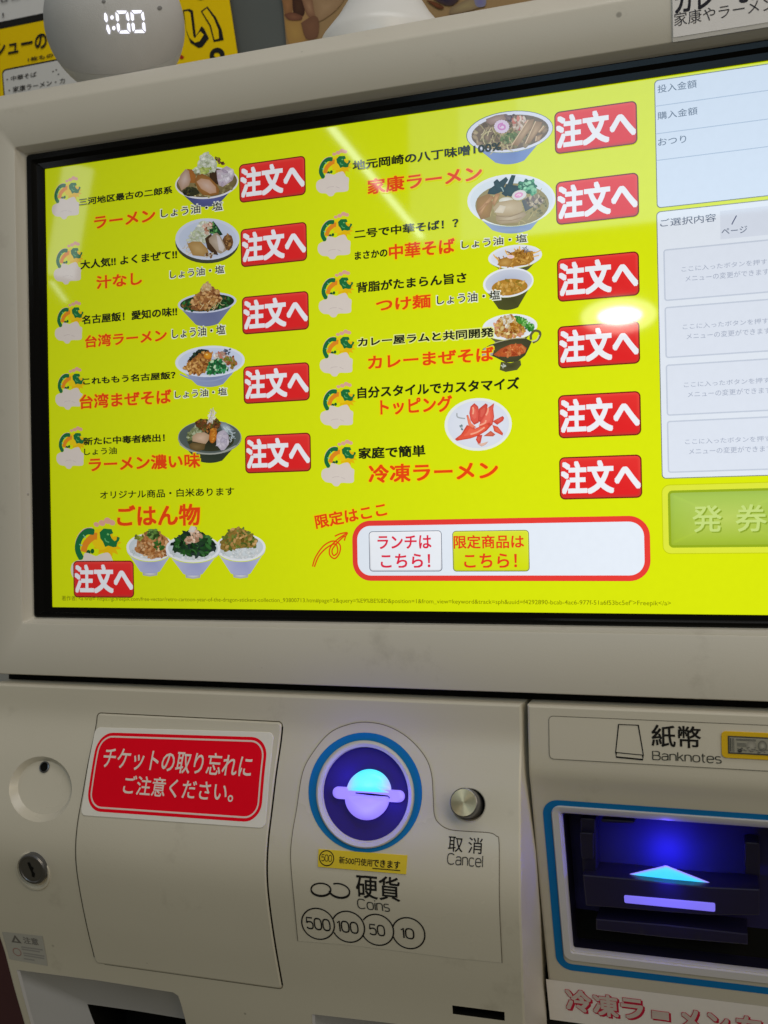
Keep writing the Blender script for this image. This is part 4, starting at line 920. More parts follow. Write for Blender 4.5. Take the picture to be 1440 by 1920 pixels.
# ---- coin panel overlay, ring and slot
cp = [(559, 1764), (553, 1700), (545.5, 1612), (548.6, 1564), (557, 1515), (567.7, 1449), (587, 1411), (618, 1374.6), (653, 1358.5), (687.5, 1354), (726, 1361), (764, 1382), (795, 1415), (809, 1449), (812.5, 1494), (814.5, 1526), (823, 1543), (843.7, 1555), (882, 1558.7), (917, 1561), (930.5, 1567), (936, 1581), (936.5, 1682), (939, 1751), (941.7, 1805)]
cs = cat(cp, 5) + [(850, 1796), (750, 1783), (650, 1771)]
co = dens(L(cs), .003)
ring_w = [ellp(685.5, 1489, 91, 101, -5, 56), ellp(686.2, 1488.8, 80.5, 89, -6, 56)]
mb = MB()
mb.grid_fill(LOW, co, [hx[0], hx[2]] if False else [L(ellp(686, 1488.8, 84, 93, -6, 48))], .0003, LABELP, (.8, .8, .8))
co1 = L(cs[:-3]); mb.strip(LOW, co1, .0004, .00035, PRINT, (.17, .15, .12))
INK = (.018, .017, .016)
mb.text(LOW, '硬貨', (669, 1682), (750, 1645), .0005, PRINT, INK, .012); mb.text(LOW, 'Coins', (671, 1703), (730.5, 1690), .0005, PRINT, (.05, .05, .045), .004)
mb.text(LOW, '取 消', (840, 1595.5), (906, 1571), .0005, PRINT, INK, .004); mb.text(LOW, 'Cancel', (838.5, 1620), (906.5, 1604), .0005, PRINT, (.05, .05, .045), 0)
mb.strip(LOW, L(ellp(602.4, 1667, 18.4, 11.5, 3, 30)), .0008, .0005, PRINT, INK, True)
mb.strip(LOW, L(ellp(602.4, 1668.6, 18.4, 11.5, 3, 30)[0:16]), .0007, .00055, PRINT, INK)
e2 = ellp(636.5, 1669, 20, 12.5, 14, 30)
mb.strip(LOW, L(e2[19:30] + e2[0:14]), .0008, .0005, PRINT, INK); mb.strip(LOW, L([(x, y + 1.6) for x, y in e2[0:13]]), .0007, .00055, PRINT, INK)
cc = [(597, 1731.5, '500', 576, 619), (653.5, 1737, '100', 634, 671.5), (708, 1742.7, '50', 694, 721.5), (766.5, 1749, '10', 753, 776.5)]
for i, (x, y, t, xa, xb) in enumerate(cc):
    E_ = ellp(x, y, 32, 27.5, 35, 48)
    if i > 0:
        px_, py_ = cc[i - 1][:2]; c_, s_ = math.cos(.61), math.sin(.61); keep = [math.hypot(((q[0] - px_) * c_ + (q[1] - py_) * s_) / 32, ((q[1] - py_) * c_ - (q[0] - px_) * s_) / 27.5) > 1.0 for q in E_]
        k0 = next((k for k in range(48) if keep[k] and not keep[k - 1]), 0); E_ = [E_[(k0 + k) % 48] for k in range(sum(keep))]
    mb.strip(LOW, L(E_), .00075, .0005, PRINT, INK, i == 0)
    sl = .10
    mb.text(LOW, t, (xa, y + 10.5 - 1), (xb, y - 10.5 + 2), .0005, PRINT, INK, .012)
panel = mb.build('coin_panel', machine, 40)
coin = empty('coin_acceptor'); coin.parent = machine
mb = MB()
bo, bi = dens(L(ellp(685.5, 1485.5, 106.5, 112.5, -6, 64)), .05), dens(L(ellp(685.3, 1489, 92, 101.5, -6, 64)), .05)
n = len(bo); V = [LOW.p3(x, z, .0005) for x, z in bo] + [LOW.p3(x, z, .0005) for x, z in bi]
BLUEP = (.010, .170, .46)
mb.add(V, [[i, (i + 1) % n, n + (i + 1) % n, n + i] for i in range(n)], PRINT, BLUEP)
mb.build('blue_ring', coin)
mb = MB(); a1 = L(ellp(686, 1489, 90.5, 100, -6, 64)); a2 = L(ellp(686.2, 1489, 87.5, 97, -6, 64)); a3 = L(ellp(686.2, 1489, 81, 90, -6, 64))
mb.loft([[LOW.p3(x, z, -.0002) for x, z in a1], [LOW.p3(x, z, .0016) for x, z in a1], [LOW.p3(x, z, .0022) for x, z in a2], [LOW.p3(x, z, .0014) for x, z in a3], [LOW.p3(x, z, -.006) for x, z in a3]], RIMP)
mb.build('white_ring', coin, 50)
PURP = plastic('glow_violet_plastic', (.030, .016, .17), .4, 0, 100, .05, 20, .2)  # violet base colour carries scattered glow of the coin lamp
mb = MB(); a4 = offset_poly(a3, .0004)
mb.grid_fill(LOW, a4, [], -.0012, PURP, (.8, .8, .8)); mb.build('slot_face', coin, 40)
# glowing slot pieces
def glowpiece(name, outline_px, h0, h1, colf, shrink, surf=LOW, parent=coin):
    mb = MB(); o = PX(surf, outline_px); rings = [(0, h0), (.0, h0 + (h1 - h0) * .45), (.35, h0 + (h1 - h0) * .8), (.7, h0 + (h1 - h0) * .96), (.97, h1)]
    cx = sum(p[0] for p in o) / len(o); cz = sum(p[1] for p in o) / len(o)
    ls = []; cs_ = []
    for t, h in rings:
        k = 1 - t * shrink; l = [(cx + (x - cx) * k, cz + (z - cz) * k) for x, z in o]; ls.append([surf.p3(x, z, h) for x, z in l]); cs_ += [colf(x, z, t) for x, z in l]
    m = len(o); V = [p for l in ls for p in l]
    mb.add(V, [[j * m + i, j * m + (i + 1) % m, (j + 1) * m + (i + 1) % m, (j + 1) * m + i] for j in range(len(ls) - 1) for i in range(m)], GCYAN, cs_)
    mb.add([surf.p3(cx, cz, h1)] + ls[-1], [[0, i + 1, (i + 1) % m + 1] for i in range(m)], GCYAN, [colf(cx, cz, 1.2)] + cs_[-m:])
    return mb.build(name, parent, 60)
VIO = C3(136, 112, 250); VIO2 = C3(150, 134, 255)
glowpiece('slot_light', rquad([(625, 1474), (759, 1482), (759, 1504), (625, 1496)], 10, 6), 0, .0022, lambda x, z, t: mul(VIO, .95), .12)
glowpiece('slot_light', [p_ for p_ in ellp(690, 1494, 41, 42, 0, 48) if p_[1] > 1486 + (p_[0] - 690) * .06], 0, .0042, lambda x, z, t: mixc(mul(VIO, .9), C3(150, 132, 255), min(1, t)), .95)
ccx, ccz = LOW.xz(693, 1470)
def dome(x, z, t):
    d = abs(x - ccx) / .0125; return mixc(C3(10, 236, 255), C3(176, 160, 255), max(0, min(1, d * 1.9 - .95)))
glowpiece('slot_lamp', [(651 + 83 * u, 1481 + 5 * u) for u in [k / 8 for k in range(9)]] + [p_ for p_ in ellp(693, 1484, 41, 42, 0, 60) if p_[1] < 1481 + (p_[0] - 651) * .06], 0, .0042, dome, .9)
mb = MB(); mb.poly(LOW, L([(672, 1481.5), (700, 1483), (732, 1487), (736, 1490), (735, 1494), (733, 1489.5), (700, 1487), (672, 1483.5)]), .0046, DARK, (0, 0, 0))
mb.build('coin_slit', coin)
# blue light that the coin lamp throws on its surround
def led(name, pos, power, col, r=.004):
    l = bpy.data.lights.new(name, 'POINT'); l.energy = power; l.color = col; l.shadow_soft_size = r
    o = bpy.data.objects.new(name, l); COL.objects.link(o); o.location = pos; return o
x, z = LOW.xz(690, 1478); led('coin_lamp_light', LOW.p3(x, z + .004, .012), .011, (.07, .04, 1))
x, z = LOW.xz(735, 1492); led('coin_lamp_light', LOW.p3(x, z, .009), .0035, (.07, .04, 1))
x, z = LOW.xz(648, 1440); led('coin_lamp_light', LOW.p3(x, z, .009), .0035, (.07, .04, 1))

# ---- yellow sticker under the ring
mb = MB(); uv = quad_uv([(598, 1591.5), (764.5, 1603), (762, 1638.5), (597, 1624.5)])
mb.slab(LOW, dens([uv(0, 0), uv(1, 0), uv(1, 1), uv(0, 1)], .004), .0008, .0001, PRINT, (.72, .55, .04), .004, .0002)
mb.strip(LOW, [uv(.10 + .082 * math.cos(t), .46 + .42 * math.sin(t)) for t in [i * math.pi / 16 for i in range(32)]], .0005, .0009, PRINT, INK, True)
a, b = uv(.040, .64), uv(.162, .26); mb.text(LOW, '500', a, b, .0009, PRINT, INK, .008)
a, b = uv(.245, .70), uv(.62, .33); mb.text(LOW, '新500円使用', (a[0], a[1]), (b[0], b[1]), .0009, PRINT, INK, .012)
a, b = uv(.625, .72), uv(.93, .33); mb.text(LOW, 'できます', (a[0], a[1]), (b[0], b[1]), .0009, PRINT, INK, .024)
mb.strip(LOW, [uv(.625, .82), uv(.935, .82)], .00045, .0009, PRINT, INK)
mb.build('yellow_sticker', machine)['label'] = 'yellow sticker under the blue coin ring'
# ---- cancel button
mb = MB()
c, nr, ux, uz = spin(mb, LOW, (876.5, 1507), [(.0073, -.006), (.0073, .0078), (.0070, .0085), (.0066, .0087)], STEEL, 40, 1, (.8, .8, .8), False)
mb.loft([[tuple(c + nr * hh + ux * r * math.cos(2 * math.pi * i / 40) + uz * r * math.sin(2 * math.pi * i / 40)) for i in range(40)] for r, hh in ((.0066, .0087), (.004, .00872), (.0003, .00873))], CHROME, (.8, .8, .8), True)
mw = Matrix(((ux.x, uz.x, nr.x, c.x), (ux.y, uz.y, nr.y, c.y), (ux.z, uz.z, nr.z, c.z), (0, 0, 0, 1)))
if mw.determinant() < 0: mw = Matrix(((-ux.x, uz.x, nr.x, c.x), (-ux.y, uz.y, nr.y, c.y), (-ux.z, uz.z, nr.z, c.z), (0, 0, 0, 1)))
mi_ = mw.inverted(); mb.v = [tuple(mi_ @ Vector(p_)) for p_ in mb.v]
o = mb.build('cancel_button', machine, 30); o.matrix_world = mw; o['label'] = 'round brushed metal push button'

# =================================================================== banknote unit
gap = .0016
bl_ = [(LOW.xz(982.5, 1325)[0] + gap, ztop), (.2948 + .0005, -.0823), (.2950, -.128), (.2952, -.202), (.2955, -.240), (.2957, -.30)]
# keep clear of the body side
bl_ = [(max(x, redge[0][0] + .0012 + (.0 if z > -.07 else .0)), z) for x, z in bl_]
bout = dens([(.515, ztop), (.515, -.30)] + bl_[::-1])
op = [(1053, 1525), (1052 + 420, 1525 + 29), (1071 + 430, 1782.5 + 52), (1072, 1782.5)]
B = lambda pts: PX(BIL, pts)
P_ = B([op[0], op[3]]); ox_, oz1_ = P_[0]; oz0_ = P_[1][1]
ox_ = (P_[0][0] + P_[1][0]) / 2; oxr = ox_ + .1335
hole = dens(rrect(ox_, oxr, oz0_, oz1_, .0016, 3), .006)
mb = MB(); inn = offset_poly(bout, -.0012)
mb.grid_fill(BIL, inn, [offset_poly(hole, .0004)], 0, BODYP, (.8, .8, .8), .003)
mb.loft([[BIL.p3(x, z, 0) for x, z in inn], [BIL.p3(x, z, -.0004) for x, z in offset_poly(bout, -.0004)], [BIL.p3(x, z, -.0012) for x, z in bout], [(x, .16, z) for x, z in bout]], BODYP)
note = mb.build('banknote_body', machine, 32)
# top label
mb = MB(); q = B([(1027.5, 1342), (1032, 1422.5)]); lx = (q[0][0] + q[1][0]) / 2; lz1, lz0 = q[0][1], q[1][1]
lo = dens(rrect(lx, .475, lz0, lz1, .0022, 4), .004)
mb.grid_fill(BIL, lo, [], .0002, LABELP, (.8, .8, .8)); mb.strip(BIL, lo, .0003, .0003, PRINT, (.15, .14, .11), True)
mb.strip(BIL, B([(1160, 1358), (1197, 1359.5), (1206.5, 1415.5), (1154.5, 1410.5)]), .0007, .0004, PRINT, INK, True); mb.strip(BIL, B([(1155.5, 1411), (1155.5, 1419), (1205.5, 1424), (1205.5, 1416)]), .0008, .0004, PRINT, INK)
mb.text(BIL, '紙幣', (1222, 1399), (1314, 1362), .0004, PRINT, INK, .014); mb.text(BIL, 'Banknotes', (1223, 1424.5), (1353, 1414), .0004, PRINT, (.05, .05, .04), .004)
mb.build('banknote_label', note, 40)
mb = MB(); q = B([(1352, 1370), (1353.5, 1420)]); yo = dens(rrect(q[0][0], .462, q[1][1], q[0][1], .0022, 4), .004)
mb.slab(BIL, yo, .0008, .0002, PRINT, (.66, .42, .02), .004, .0001)
q = B([(1364.5, 1378.5), (1365.5, 1412)]); nx0 = q[0][0]; nz1, nz0 = q[0][1], q[1][1]; w_ = .0205
nb = lambda u, v: (nx0 + u * w_, nz1 + (nz0 - nz1) * v)
mb.poly(BIL, [nb(0, 0), nb(1, 0), nb(1, 1), nb(0, 1)], .0010, PRINT, (.07, .07, .06)); mb.poly(BIL, [nb(.035, .08), nb(.965, .08), nb(.965, .92), nb(.035, .92)], .0011, PRINT, (.30, .29, .24))
for u in (.06, .10, .13): mb.strip(BIL, [nb(u, .12), nb(u, .88)], .00025 if u > .07 else .0006, .0012, PRINT, (.09, .09, .08))
for v in (.40, .47, .54): mb.strip(BIL, [nb(.20, v), nb(.40, v)], .0004, .0012, PRINT, (.16, .16, .14))
for v in (.16, .22): mb.strip(BIL, [nb(.18, v), nb(.62, v)], .0003, .0012, PRINT, (.10, .10, .09))
mb.fan(BIL, [nb(.52 + .11 * math.cos(t), .52 + .30 * math.sin(t)) for t in [i * .3142 for i in range(20)]], .00125, PRINT, (.36, .35, .30), (.24, .23, .2))
mb.fan(BIL, [nb(.76 + .10 * math.cos(t), .48 + .30 * math.sin(t)) for t in [i * .3142 for i in range(20)]], .0013, PRINT, (.40, .39, .33), (.12, .12, .1))
mb.fan(BIL, [nb(.26 + .05 * math.cos(t), .80 + .10 * math.sin(t)) for t in [i * .3142 for i in range(20)]], .0013, PRINT, (.05, .05, .05), (.05, .05, .05))
for k in range(24):
    u, v = random.uniform(.18, .92), random.uniform(.6, .88); mb.strip(BIL, [nb(u, v), nb(u + random.uniform(.02, .08), v + random.uniform(-.08, .06))], .0003, .00135, PRINT, (.10, .10, .09))
mb.build('banknote_sticker', note)['label'] = 'yellow sticker with a small banknote drawing'
# blue frame and white rim
mb = MB(); q = B([(1019.5, 1500), (1041, 1815)]); fx = (q[0][0] + q[1][0]) / 2; fz1 = B([(1060, 1501)])[0][1]; fz0 = B([(1070, 1819)])[0][1]
fo = dens(rrect(fx, oxr + (ox_ - fx), fz0, fz1, .0085, 8), .004); tk = .0042
fi = offset_poly(fo, -tk); n = len(fo)
mb.add([BIL.p3(x, z, .0003) for x, z in fo] + [BIL.p3(x, z, .0003) for x, z in fi], [[i, (i + 1) % n, n + (i + 1) % n, n + i] for i in range(n)], PRINT, BLUEP)
mb.build('blue_frame', note)
mb = MB(); ho = dens(rrect(ox_ - .0050, oxr + .005, oz0_ - .0060, oz1_ + .0046, .0052, 6), .004); h1 = dens(rrect(ox_, oxr, oz0_, oz1_, .0012, 6), .004)
def match(a, n):      # resample a closed loop to n points
    Ls = [0]
    for i in range(len(a)): b, c = a[i], a[(i + 1) % len(a)]; Ls.append(Ls[-1] + math.hypot(c[0] - b[0], c[1] - b[1]))
    out = []
    for k in range(n):
        t = Ls[-1] * k / n; i = max(j for j in range(len(a)) if Ls[j] <= t + 1e-12); b, c = a[i], a[(i + 1) % len(a)]; u = (t - Ls[i]) / max(1e-9, Ls[i + 1] - Ls[i]); out.append((b[0] + (c[0] - b[0]) * u, b[1] + (c[1] - b[1]) * u))
    return out
def rr2(x0, x1, z0, z1, r): return rrect(x0, x1, z0, z1, r, 6)
def sub(l): # densify straight sides identically for lofting
    out = []
    for i in range(len(l)):
        a, b = l[i], l[(i + 1) % len(l)]; out += [(a[0] + (b[0] - a[0]) * k / 8, a[1] + (b[1] - a[1]) * k / 8) for k in range(8)]
    return out
R = [sub(rr2(ox_ - .0050, oxr + .0050, oz0_ - .0062, oz1_ + .0046, .0050)), sub(rr2(ox_ - .0044, oxr + .0044, oz0_ - .0056, oz1_ + .0040, .0046)), sub(rr2(ox_ - .0010, oxr + .001, oz0_ - .0014, oz1_ + .0010, .0018)), sub(rr2(ox_, oxr, oz0_, oz1_, .0012))]
mb.loft([[BIL.p3(x, z, .0001) for x, z in R[0]], [BIL.p3(x, z, .0014) for x, z in R[1]], [BIL.p3(x, z, .0010) for x, z in R[2]], [BIL.p3(x, z, -.0010) for x, z in R[3]], [BIL.p3(x, z, -.0050) for x, z in R[3]]], RIMP)
mb.build('white_rim', note, 45)
# dark inside of the bill slot
mb = MB(); r3 = R[3]
mb.loft([[BIL.p3(x, z, -.0050) for x, z in r3], [BIL.p3(x, z, -.024) for x, z in r3]], SMOKE); mb.grid_fill(BIL, [(ox_, oz0_), (oxr, oz0_), (oxr, oz1_), (ox_, oz1_)], [], -.024, CAVB, (.8, .8, .8), .01)
cav = mb.build('slot_cavity', note, 30)
IB = Surf(lambda z: BIL.f(z) + .010)      # plane of the inner mouth
IS = Surf(lambda z: BIL.f(z) + .004)
mb = MB()
def block(surf, c4, t, base, bev=.0005): mb.slab(surf, dens(PX(surf, rquad(c4, 4, 3)), .004), t, bev, SMOKE, (.8, .8, .8), .004, base)
for q4, t_, b_ in (([(1089, 1532), (1117, 1534), (1119, 1636), (1093, 1633)], .002, -.012), ([(1396, 1577), (1424, 1579), (1425, 1640), (1396, 1636)], .002, -.012),
                   ([(1089, 1556), (1115, 1558), (1115, 1607), (1092, 1605)], .0045, .0021), ([(1128, 1534), (1190, 1538), (1190, 1542), (1128, 1540)], .002, -.012)):
    mb = MB(); block(IB, q4, t_, b_); mb.build('guide_block', cav, 30)
mb = MB()
sh = [(1094, 1637), (1180, 1644), (1249, 1652), (1330, 1660), (1424, 1664), (1424, 1712), (1330, 1712), (1249, 1706), (1100, 1694)]
mb.slab(IS, dens(PX(IS, sh), .004), .003, .0006, SMOKE, (.8, .8, .8), .004, -.02)
mb.slab(IS, dens(PX(IS, [(1118, 1722), (1250, 1733), (1402, 1750), (1402, 1770), (1250, 1757), (1118, 1742)]), .004), .001, .0006, SMOKE, (.8, .8, .8), .004, -.02)
mb.mats = [SHELFP]; mb.build('slot_shelf', cav, 30)
x, z = IS.xz(1252, 1655); led('bill_lamp_light', (x, IS.f(z) - .009, z), .009, (.045, .03, 1), .005)
def tri(x, z, t): return mixc(C3(150, 130, 255), C3(0, 214, 255), max(0, min(1, t * 3.0 - .1)))
ISM = Surf(lambda z: BIL.f(z) + .0085)
glowpiece('arrow_light', rquad([(1174, 1640), (1249, 1622.5), (1337, 1657), (1255, 1651)], 3, 3), 0, .0012, tri, .55, ISM, cav)
IS3 = Surf(lambda z: BIL.f(z) + .001)
glowpiece('bar_light', rquad([(1170, 1678), (1341, 1693), (1341, 1709.5), (1171, 1692.5)], 3, 3), .0000, .0006, lambda x, z, t: C3(104, 92, 222), .3, IS3, cav)
x, z = IB.xz(1250, 1626); led('bill_lamp_light', (x, BIL.f(z) + .0095, z), .050, (.045, .03, 1), .004)
x, z = IB.xz(1255, 1690); led('bill_lamp_light', (x, BIL.f(z) - .010, z - .004), .003, (.045, .03, 1), .008)
x, z = IB.xz(1250, 1545); led('bill_lamp_light', (x, BIL.f(z) - .001, z), .0011, (.2, .12, 1), .002)

# white paper under the bill slot
mb = MB(); q = B([(1024, 1835)]); px0 = q[0][0]; pz1 = q[0][1]
po = dens([(px0, pz1), (.50, pz1), (.50, -.295), (px0, -.295)], .006)
mb.grid_fill(BIL, po, [], .0006, PAPER, (.84, .80, .78), .004)
zl0, zl1 = None, None
chars = [('冷', 1062, 1893, 1108, 1857), ('凍', 1113, 1902, 1159, 1866), ('ラ', 1165, 1907, 1206, 1873), ('ー', 1222, 1909, 1255, 1896), ('メ', 1273, 1929, 1313, 1893), ('ン', 1325, 1934, 1367, 1901), ('有', 1379, 1952, 1428, 1906)]
for t, xa, yb, xb, yt in chars:
    a, b = BIL.xz(xa, yb), BIL.xz(xb, yt)
    mb.text(BIL, t, (a[0] + .0008, a[1] - .0008), (b[0] + .0008, b[1] - .0008), .0008, PAPER, (.56, .02, .06), .062)
    mb.text(BIL, t, (a[0], a[1]), (b[0], b[1]), .0009, PAPER, (.60, .03, .07), .062)
    mb.text(BIL, t, (a[0] + .0003, a[1] + .0003), (b[0] - .0003, b[1] - .0003), .0010, PAPER, (.62, .53, .50), .036)
o = mb.build('paper_notice', None)
tag(o, 'white paper notice with red outlined lettering below the banknote slot', 'notice')

# =================================================================== things on and behind the machine
# label sheet stuck at the top right of the bezel
mb = MB(); a = BEZ.xz(1262.5, 72); zt = .3050
sh = dens([(a[0], zt), (.50, zt), (.50, a[1]), (a[0], a[1])], .01)
mb.grid_fill(BEZ, sh, [], .0010, PAPER, (.74, .73, .75), .02)
fil = [(a[0] - .0003, zt), (.50, zt), (.50, a[1] - .0022), (a[0] - .0003, a[1] - .0022)]
mb.loft([[BEZ.p3(x, z, .0008) for x, z in fil], [BEZ.p3(x, z, .0001) for x, z in fil]], PAPER, (.5, .5, .5)); mb.poly(BEZ, fil, .0008, PAPER, (.50, .49, .475))
b0 = BEZ.xz(1266, 29); b1 = BEZ.xz(1440, -37)
mb.text(BEZ, 'カレーまぜそば', (b0[0], b0[1]), (b0[0] + .0665, b0[1] + .0112), .0011, PAPER, (.03, .03, .04), .03)
b0 = BEZ.xz(1264.5, 52)
mb.text(BEZ, '家康やラーメン', (b0[0], b0[1]), (b0[0] + .0462, b0[1] + .0068), .0011, PAPER, (.05, .05, .06), -.004)
o = mb.build('label_sheet'); tag(o, 'laminated white label with black lettering stuck on the upper right screen bezel', 'label')

# round clock speaker
TOPZ = .3216
d = ray(216, 46); ys = .062; t = (ys - CY) / d.y; sc_ = CAM + d * t
depth = Vector(M[2]).dot(sc_ - CAM); RS = 130.0 / F * depth * .985
clock = empty('clock_speaker', (sc_.x, sc_.y, TOPZ)); tag(clock, 'round grey fabric speaker with glowing white clock digits on top of the machine', 'clock')
def lathe(mb, cx, cy, prof, mat, n=64): mb.loft([[(cx + r * math.cos(2 * math.pi * i / n), cy + r * math.sin(2 * math.pi * i / n), z) for i in range(n)] for r, z in prof], mat)
vd = (sc_ - CAM).normalized(); vr = (Vector(M[0]) - vd * vd.dot(Vector(M[0]))).normalized(); vdn = vd.cross(vr)
if vdn.z > 0: vdn = -vdn
axis = (vr * -.108 + vdn * -.943 - vd * .315).normalized(); e1 = axis.orthogonal().normalized(); e2_ = axis.cross(e1)
def ball(mb, prof, mat, n=72):     # profile (polar angle from the axis, radius)
    lo = []
    for th, r in prof:
        lo.append([tuple(sc_ - Vector((sc_.x, sc_.y, TOPZ)) + axis * (r * math.cos(th)) + (e1 * math.cos(2 * math.pi * i / n) + e2_ * math.sin(2 * math.pi * i / n)) * (r * math.sin(th))) for i in range(n)])
    mb.loft(lo, mat)
ths = math.acos(-.348)
mb = MB(); ball(mb, [(1e-3 + (ths - 1e-3) * k / 32, RS) for k in range(33)] + [(ths + .006, RS * .985)], FABRIC); mb.build('fabric_shell', clock, 60)
mb = MB(); ball(mb, [(ths - .02, RS * .97), (ths + .004, RS * .985), (ths + .012, RS * .997)] + [(ths + .012 + (math.pi - .013 - ths) * k / 20, RS * .997) for k in range(1, 21)], PALEP)
mb.loft([[(RS * q * math.cos(2 * math.pi * i / 40), RS * q * math.sin(2 * math.pi * i / 40), z_) for i in range(40)] for q, z_ in ((.24, sc_.z - TOPZ - RS * .95), (.24, .0))], PALEP, cap=True)
mb.build('speaker_base', clock, 40)
mb = MB()
def onball(px, py, off):
    d = ray(px, py).normalized(); oc = CAM - sc_; b_ = oc.dot(d); q = b_ * b_ - (oc.length_squared - (RS + off) ** 2)
    p_ = CAM + d * (-b_ - math.sqrt(max(0, q))); return (p_.x - sc_.x, p_.y - sc_.y, p_.z - TOPZ)
def seg(pts):
    pts = [(x / 3.6, y / 3.6) for x, y in pts]; n = len(pts); cx = sum(p[0] for p in pts) / n; cy = sum(p[1] for p in pts) / n
    mb.add([onball(cx, cy, .0006)] + [onball(x, y, .0004) for x, y in pts], [[0, i + 1, (i + 1) % n + 1] for i in range(n)], GWHITE)
def zero(x0, y0, x1, y1, sl):
    w = 21; f = lambda u, v: (x0 + (x1 - x0) * u + sl * v, y0 + (y1 - y0) * v)
    a = .22; g = .03
    seg([f(.08, 0), f(.86, -.0), f(.74, .12), f(.26, .14)]); seg([f(.26, .88), f(.74, .86), f(.94, 1), f(.16, 1)])
    seg([f(0, .06), f(.2, .18), f(.22, .40), f(.10, .48), f(0, .40)]); seg([f(.10, .54), f(.22, .60), f(.22, .84), f(.06, .95), f(0, .62)])
    seg([f(.94, .05), f(1, .40), f(.92, .46), f(.80, .38), f(.78, .17)]); seg([f(.92, .52), f(1.0, .60), f(1, .95), f(.80, .82), f(.80, .58)])
zero(778, 72, 868, 226, 14); zero(880, 70, 972, 222, 12)
seg([(704, 90), (712, 86), (724, 108), (726, 140), (718, 152), (704, 132)]); seg([(720, 166), (732, 170), (744, 208), (742, 228), (734, 230), (718, 196)])
seg(ellp(756, 118, 11, 14, 0, 12)); seg(ellp(768, 190, 11, 14, 0, 12))
mb.build('clock_digits', clock)
BTN = plastic('speaker_button_grey', (.20, .20, .205), .8, 0)
for q in ((1078, 55, 17), (700, 10, 14)):
    mb = MB(); pts = [(x / 3.6, y / 3.6) for x, y in ellp(q[0], q[1], q[2], q[2] * .9, 0, 16)]
    mb.add([onball(q[0] / 3.6, q[1] / 3.6, .0005)] + [onball(x, y, .0002) for x, y in pts], [[0, i + 1, (i + 1) % 16 + 1] for i in range(16)], BTN)
    mb.build('control_button', clock)

# white container
d = ray(722, 60); ys = .075; t = (ys - CY) / d.y; wc = CAM + d * t; depth = Vector(M[2]).dot(wc - CAM); RW = 124.0 / F * depth
cont = empty('white_container', (wc.x, ys, TOPZ)); tag(cont, 'glossy white container with sloping round shoulders on top of the machine', 'container')
zl = lambda py: (CAM + ray(722, py) * ((ys - RW - CY) / ray(722, py).y)).z
zs_ = zl(17) - TOPZ
mb = MB(); lathe(mb, 0, 0, [(RW * .96, 0), (RW, .002), (RW, zs_ - .004), (RW * .985, zs_ - .001), (RW * .95, zs_ + .0015), (RW * .72, zs_ + .014), (RW * .52, zs_ + .028), (RW * .42, zs_ + .050), (RW * .40, zs_ + .10), (RW * .36, zs_ + .104), (.0005, zs_ + .104)], WHITEP)
mb.build('container_shell', cont, 50)

# wall and posters
mb = MB(); box_bm(mb, -1.2, 1.4, .24, .30, -.12, 1.2, WALLM); o = mb.build('wall'); o['kind'] = 'structure'; o['label'] = 'painted wall behind the machine'
mb = MB(); box_bm(mb, -1.2, 1.4, .232, .30, -1.2, -.122, MAROON); o = mb.build('wall_lower'); o['kind'] = 'structure'; o['label'] = 'dark red lower part of the wall'
def wx(pts): return PX(WAL, pts)
YELP = (.80, .56, .006); PB = (.02, .02, .02)
def sheet(mb, q4, col, off=0.0, thick=.0012):
    P4 = wx(q4); mb.loft([[WAL.p3(x, z, off) for x, z in P4], [WAL.p3(x, z, off - thick) for x, z in P4]], PAPER, col); mb.poly(WAL, P4, off, PAPER, col)
mb = MB(); sheet(mb, [(-140, -70), (330, -140), (350, 190), (-120, 240)], (.62, .62, .63), .002)
mb.poly(WAL, wx([(-140, 82), (360, -20), (366, 300), (-120, 360)]), .0024, PAPER, YELP)
mb.poly(WAL, wx([(-140, 86), (-140, 73), (360, -29), (360, -15)]), .0027, PAPER, PB)
box_ = rquad([(7, 133), (300, 76), (330, 330), (22, 330)], 8, 5)
mb.poly(WAL, wx(box_), .0027, PAPER, PB); mb.poly(WAL, wx(rquad([(9.5, 136), (298, 80), (328, 330), (25, 330)], 7, 5)), .0030, PAPER, (.60, .60, .60))
mb.poly(WAL, wx([(-60, 205), (0, 190), (6, 300), (-60, 300)]), .0028, PAPER, (.5, .5, .5))
a = WAL.xz(-70, 112); b = WAL.xz(97, 64)
def wtext(t, lb, rt, col=PB, bold=.01, off=.0034):
    a, b = WAL.xz(*lb), WAL.xz(*rt); h = b[1] - a[1]; mb.text(WAL, t, a, b, off, PAPER, col, bold)
wtext('チャーシューの', (-82, 128), (92, 62), PB, .02); wtext('1枚もの', (57, 119), (104, 102), PB, .02); wtext('・中華そば', (17, 157), (73, 137), PB, .006); wtext('・家康ラーメン・カ', (21, 178), (126, 148), PB, .006)
wtext('のせのせ', (-18, 14), (66, -12), PB, .01); wtext('ら！', (-14, 42), (12, 27), PB, .004)
for q in ((104, 137), (110, 134), (114, 142)): mb.poly(WAL, wx(ellp(q[0], q[1], 1.4, 1.4, 0, 8)), .0034, PAPER, PB)
o = mb.build('menu_poster'); tag(o, 'white and yellow menu poster with black lettering behind the round clock speaker', 'poster')
mb = MB(); sheet(mb, [(240, -140), (424, -70), (449.5, 97), (466, 200), (262, 260)], YELP, .006)
IP = [[(180, 92), (225, 84), (248, 96), (268, 268), (305, 200), (322, 215), (355, 282), (310, 340), (285, 346), (232, 312), (206, 240)],
      [(300, 100), (345, 68), (402, 140), (440, 220), (455, 292), (388, 306), (360, 200)]]
II = [[(190, 104), (214, 100), (232, 112), (252, 270), (262, 282), (298, 236), (322, 258), (294, 302), (262, 312), (226, 280), (204, 220)],
      [(313, 106), (342, 82), (388, 148), (420, 226), (424, 284), (394, 292), (370, 196)]]
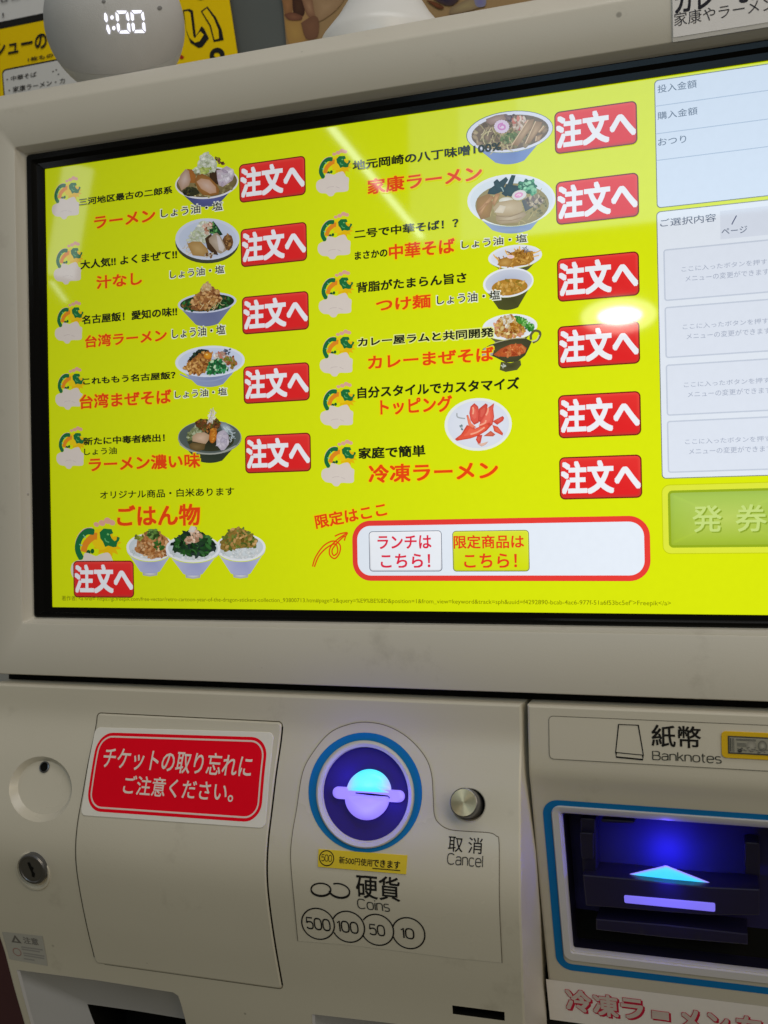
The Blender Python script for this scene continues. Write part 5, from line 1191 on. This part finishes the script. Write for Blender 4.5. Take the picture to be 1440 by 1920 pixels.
Z3 = lambda l: [(300 + x / 3.6, y / 3.6) for x, y in l]
for l in IP: mb.poly(WAL, wx(Z3(l)), .0064, PAPER, PB)
for l in II: mb.poly(WAL, wx(Z3(l)), .0067, PAPER, YELP)
mb.poly(WAL, wx(Z3([(240, 0), (255, -40), (380, -50), (378, 4), (330, 12), (300, 26), (262, 16)])), .0064, PAPER, PB)
mb.strip(WAL, wx(Z3(ellp(410, 395, 36, 34, 0, 24))), .004, .0064, PAPER, PB, True); mb.poly(WAL, wx(Z3([(165, 390), (190, 405), (180, 420), (160, 420)])), .0064, PAPER, (.4, .03, .02))
mb.poly(WAL, wx(Z3([(100, 0), (108, 0), (104, 12), (98, 12)])), .0064, PAPER, PB)
o = mb.build('yellow_poster'); tag(o, 'bright yellow poster strip with one large outlined black character right of the clock speaker', 'poster')
mb = MB(); P4 = wx([(420, -120), (520, -140), (546, 110), (440, 140)])
mb.loft([[WAL.p3(x, z, -.002) for x, z in P4], [WAL.p3(x, z, -.018) for x, z in P4]], GREYB); mb.poly(WAL, P4, -.002, GREYB, (.8, .8, .8))
o = mb.build('grey_board'); tag(o, 'plain dark grey board between the yellow poster and the food photo', 'board')
mb = MB(); sheet(mb, [(518, -140), (1080, -220), (1100, 120), (541, 120)], (.30, .20, .10), .001)
Z5 = lambda l: [(520 + x / 3.79, y / 3.79) for x, y in l]
kk = .0013
for l, c, e_ in (([(40, -40), (260, -40), (300, 160), (270, 290), (90, 320)], (.36, .22, .10), (.30, .18, .08)), ([(60, 150), (170, 140), (200, 320), (90, 320)], (.40, .25, .08), (.34, .2, .07)),
                 ([(30, -30), (120, -30), (110, 90), (70, 130), (50, 60)], (.30, .15, .07), (.22, .11, .05)), ([(110, -30), (180, -30), (200, 60), (190, 120), (130, 125), (115, 60)], (.08, .04, .025), (.05, .025, .02)),
                 ([(170, -30), (240, -30), (275, 100), (260, 130), (215, 110)], (.34, .20, .12), (.2, .1, .06)), ([(250, -30), (480, -30), (420, 80), (300, 160), (275, 120)], (.36, .24, .14), (.28, .18, .10)),
                 ([(55, 110), (110, 95), (180, 120), (170, 150), (90, 150)], (.22, .10, .06), (.14, .06, .04)), ([(175, 170), (260, 120), (300, 150), (290, 270), (210, 280)], (.20, .10, .06), (.16, .08, .05)),
                 ([(1080, -30), (1300, -30), (1260, 40), (1200, 45), (1130, 10)], (.03, .025, .05), (.06, .04, .04)), ([(1240, 60), (1420, -20), (1440, 60), (1240, 110)], (.32, .26, .14), (.22, .16, .10)), ([(1400, 0), (1480, -10), (1480, 50), (1420, 55)], (.16, .15, .34), (.2, .2, .3)),
                 ([(1060, 10), (1120, 20), (1190, 60), (1150, 70)], (.16, .06, .03), (.1, .04, .02))):
    kk += .00006; mb.fan(WAL, wx(Z5(cat(l + [l[0]], 3)[:-1])), kk, PAPER, c, e_)
o = mb.build('food_poster'); tag(o, 'photo poster of brown and orange food behind the white container', 'poster')
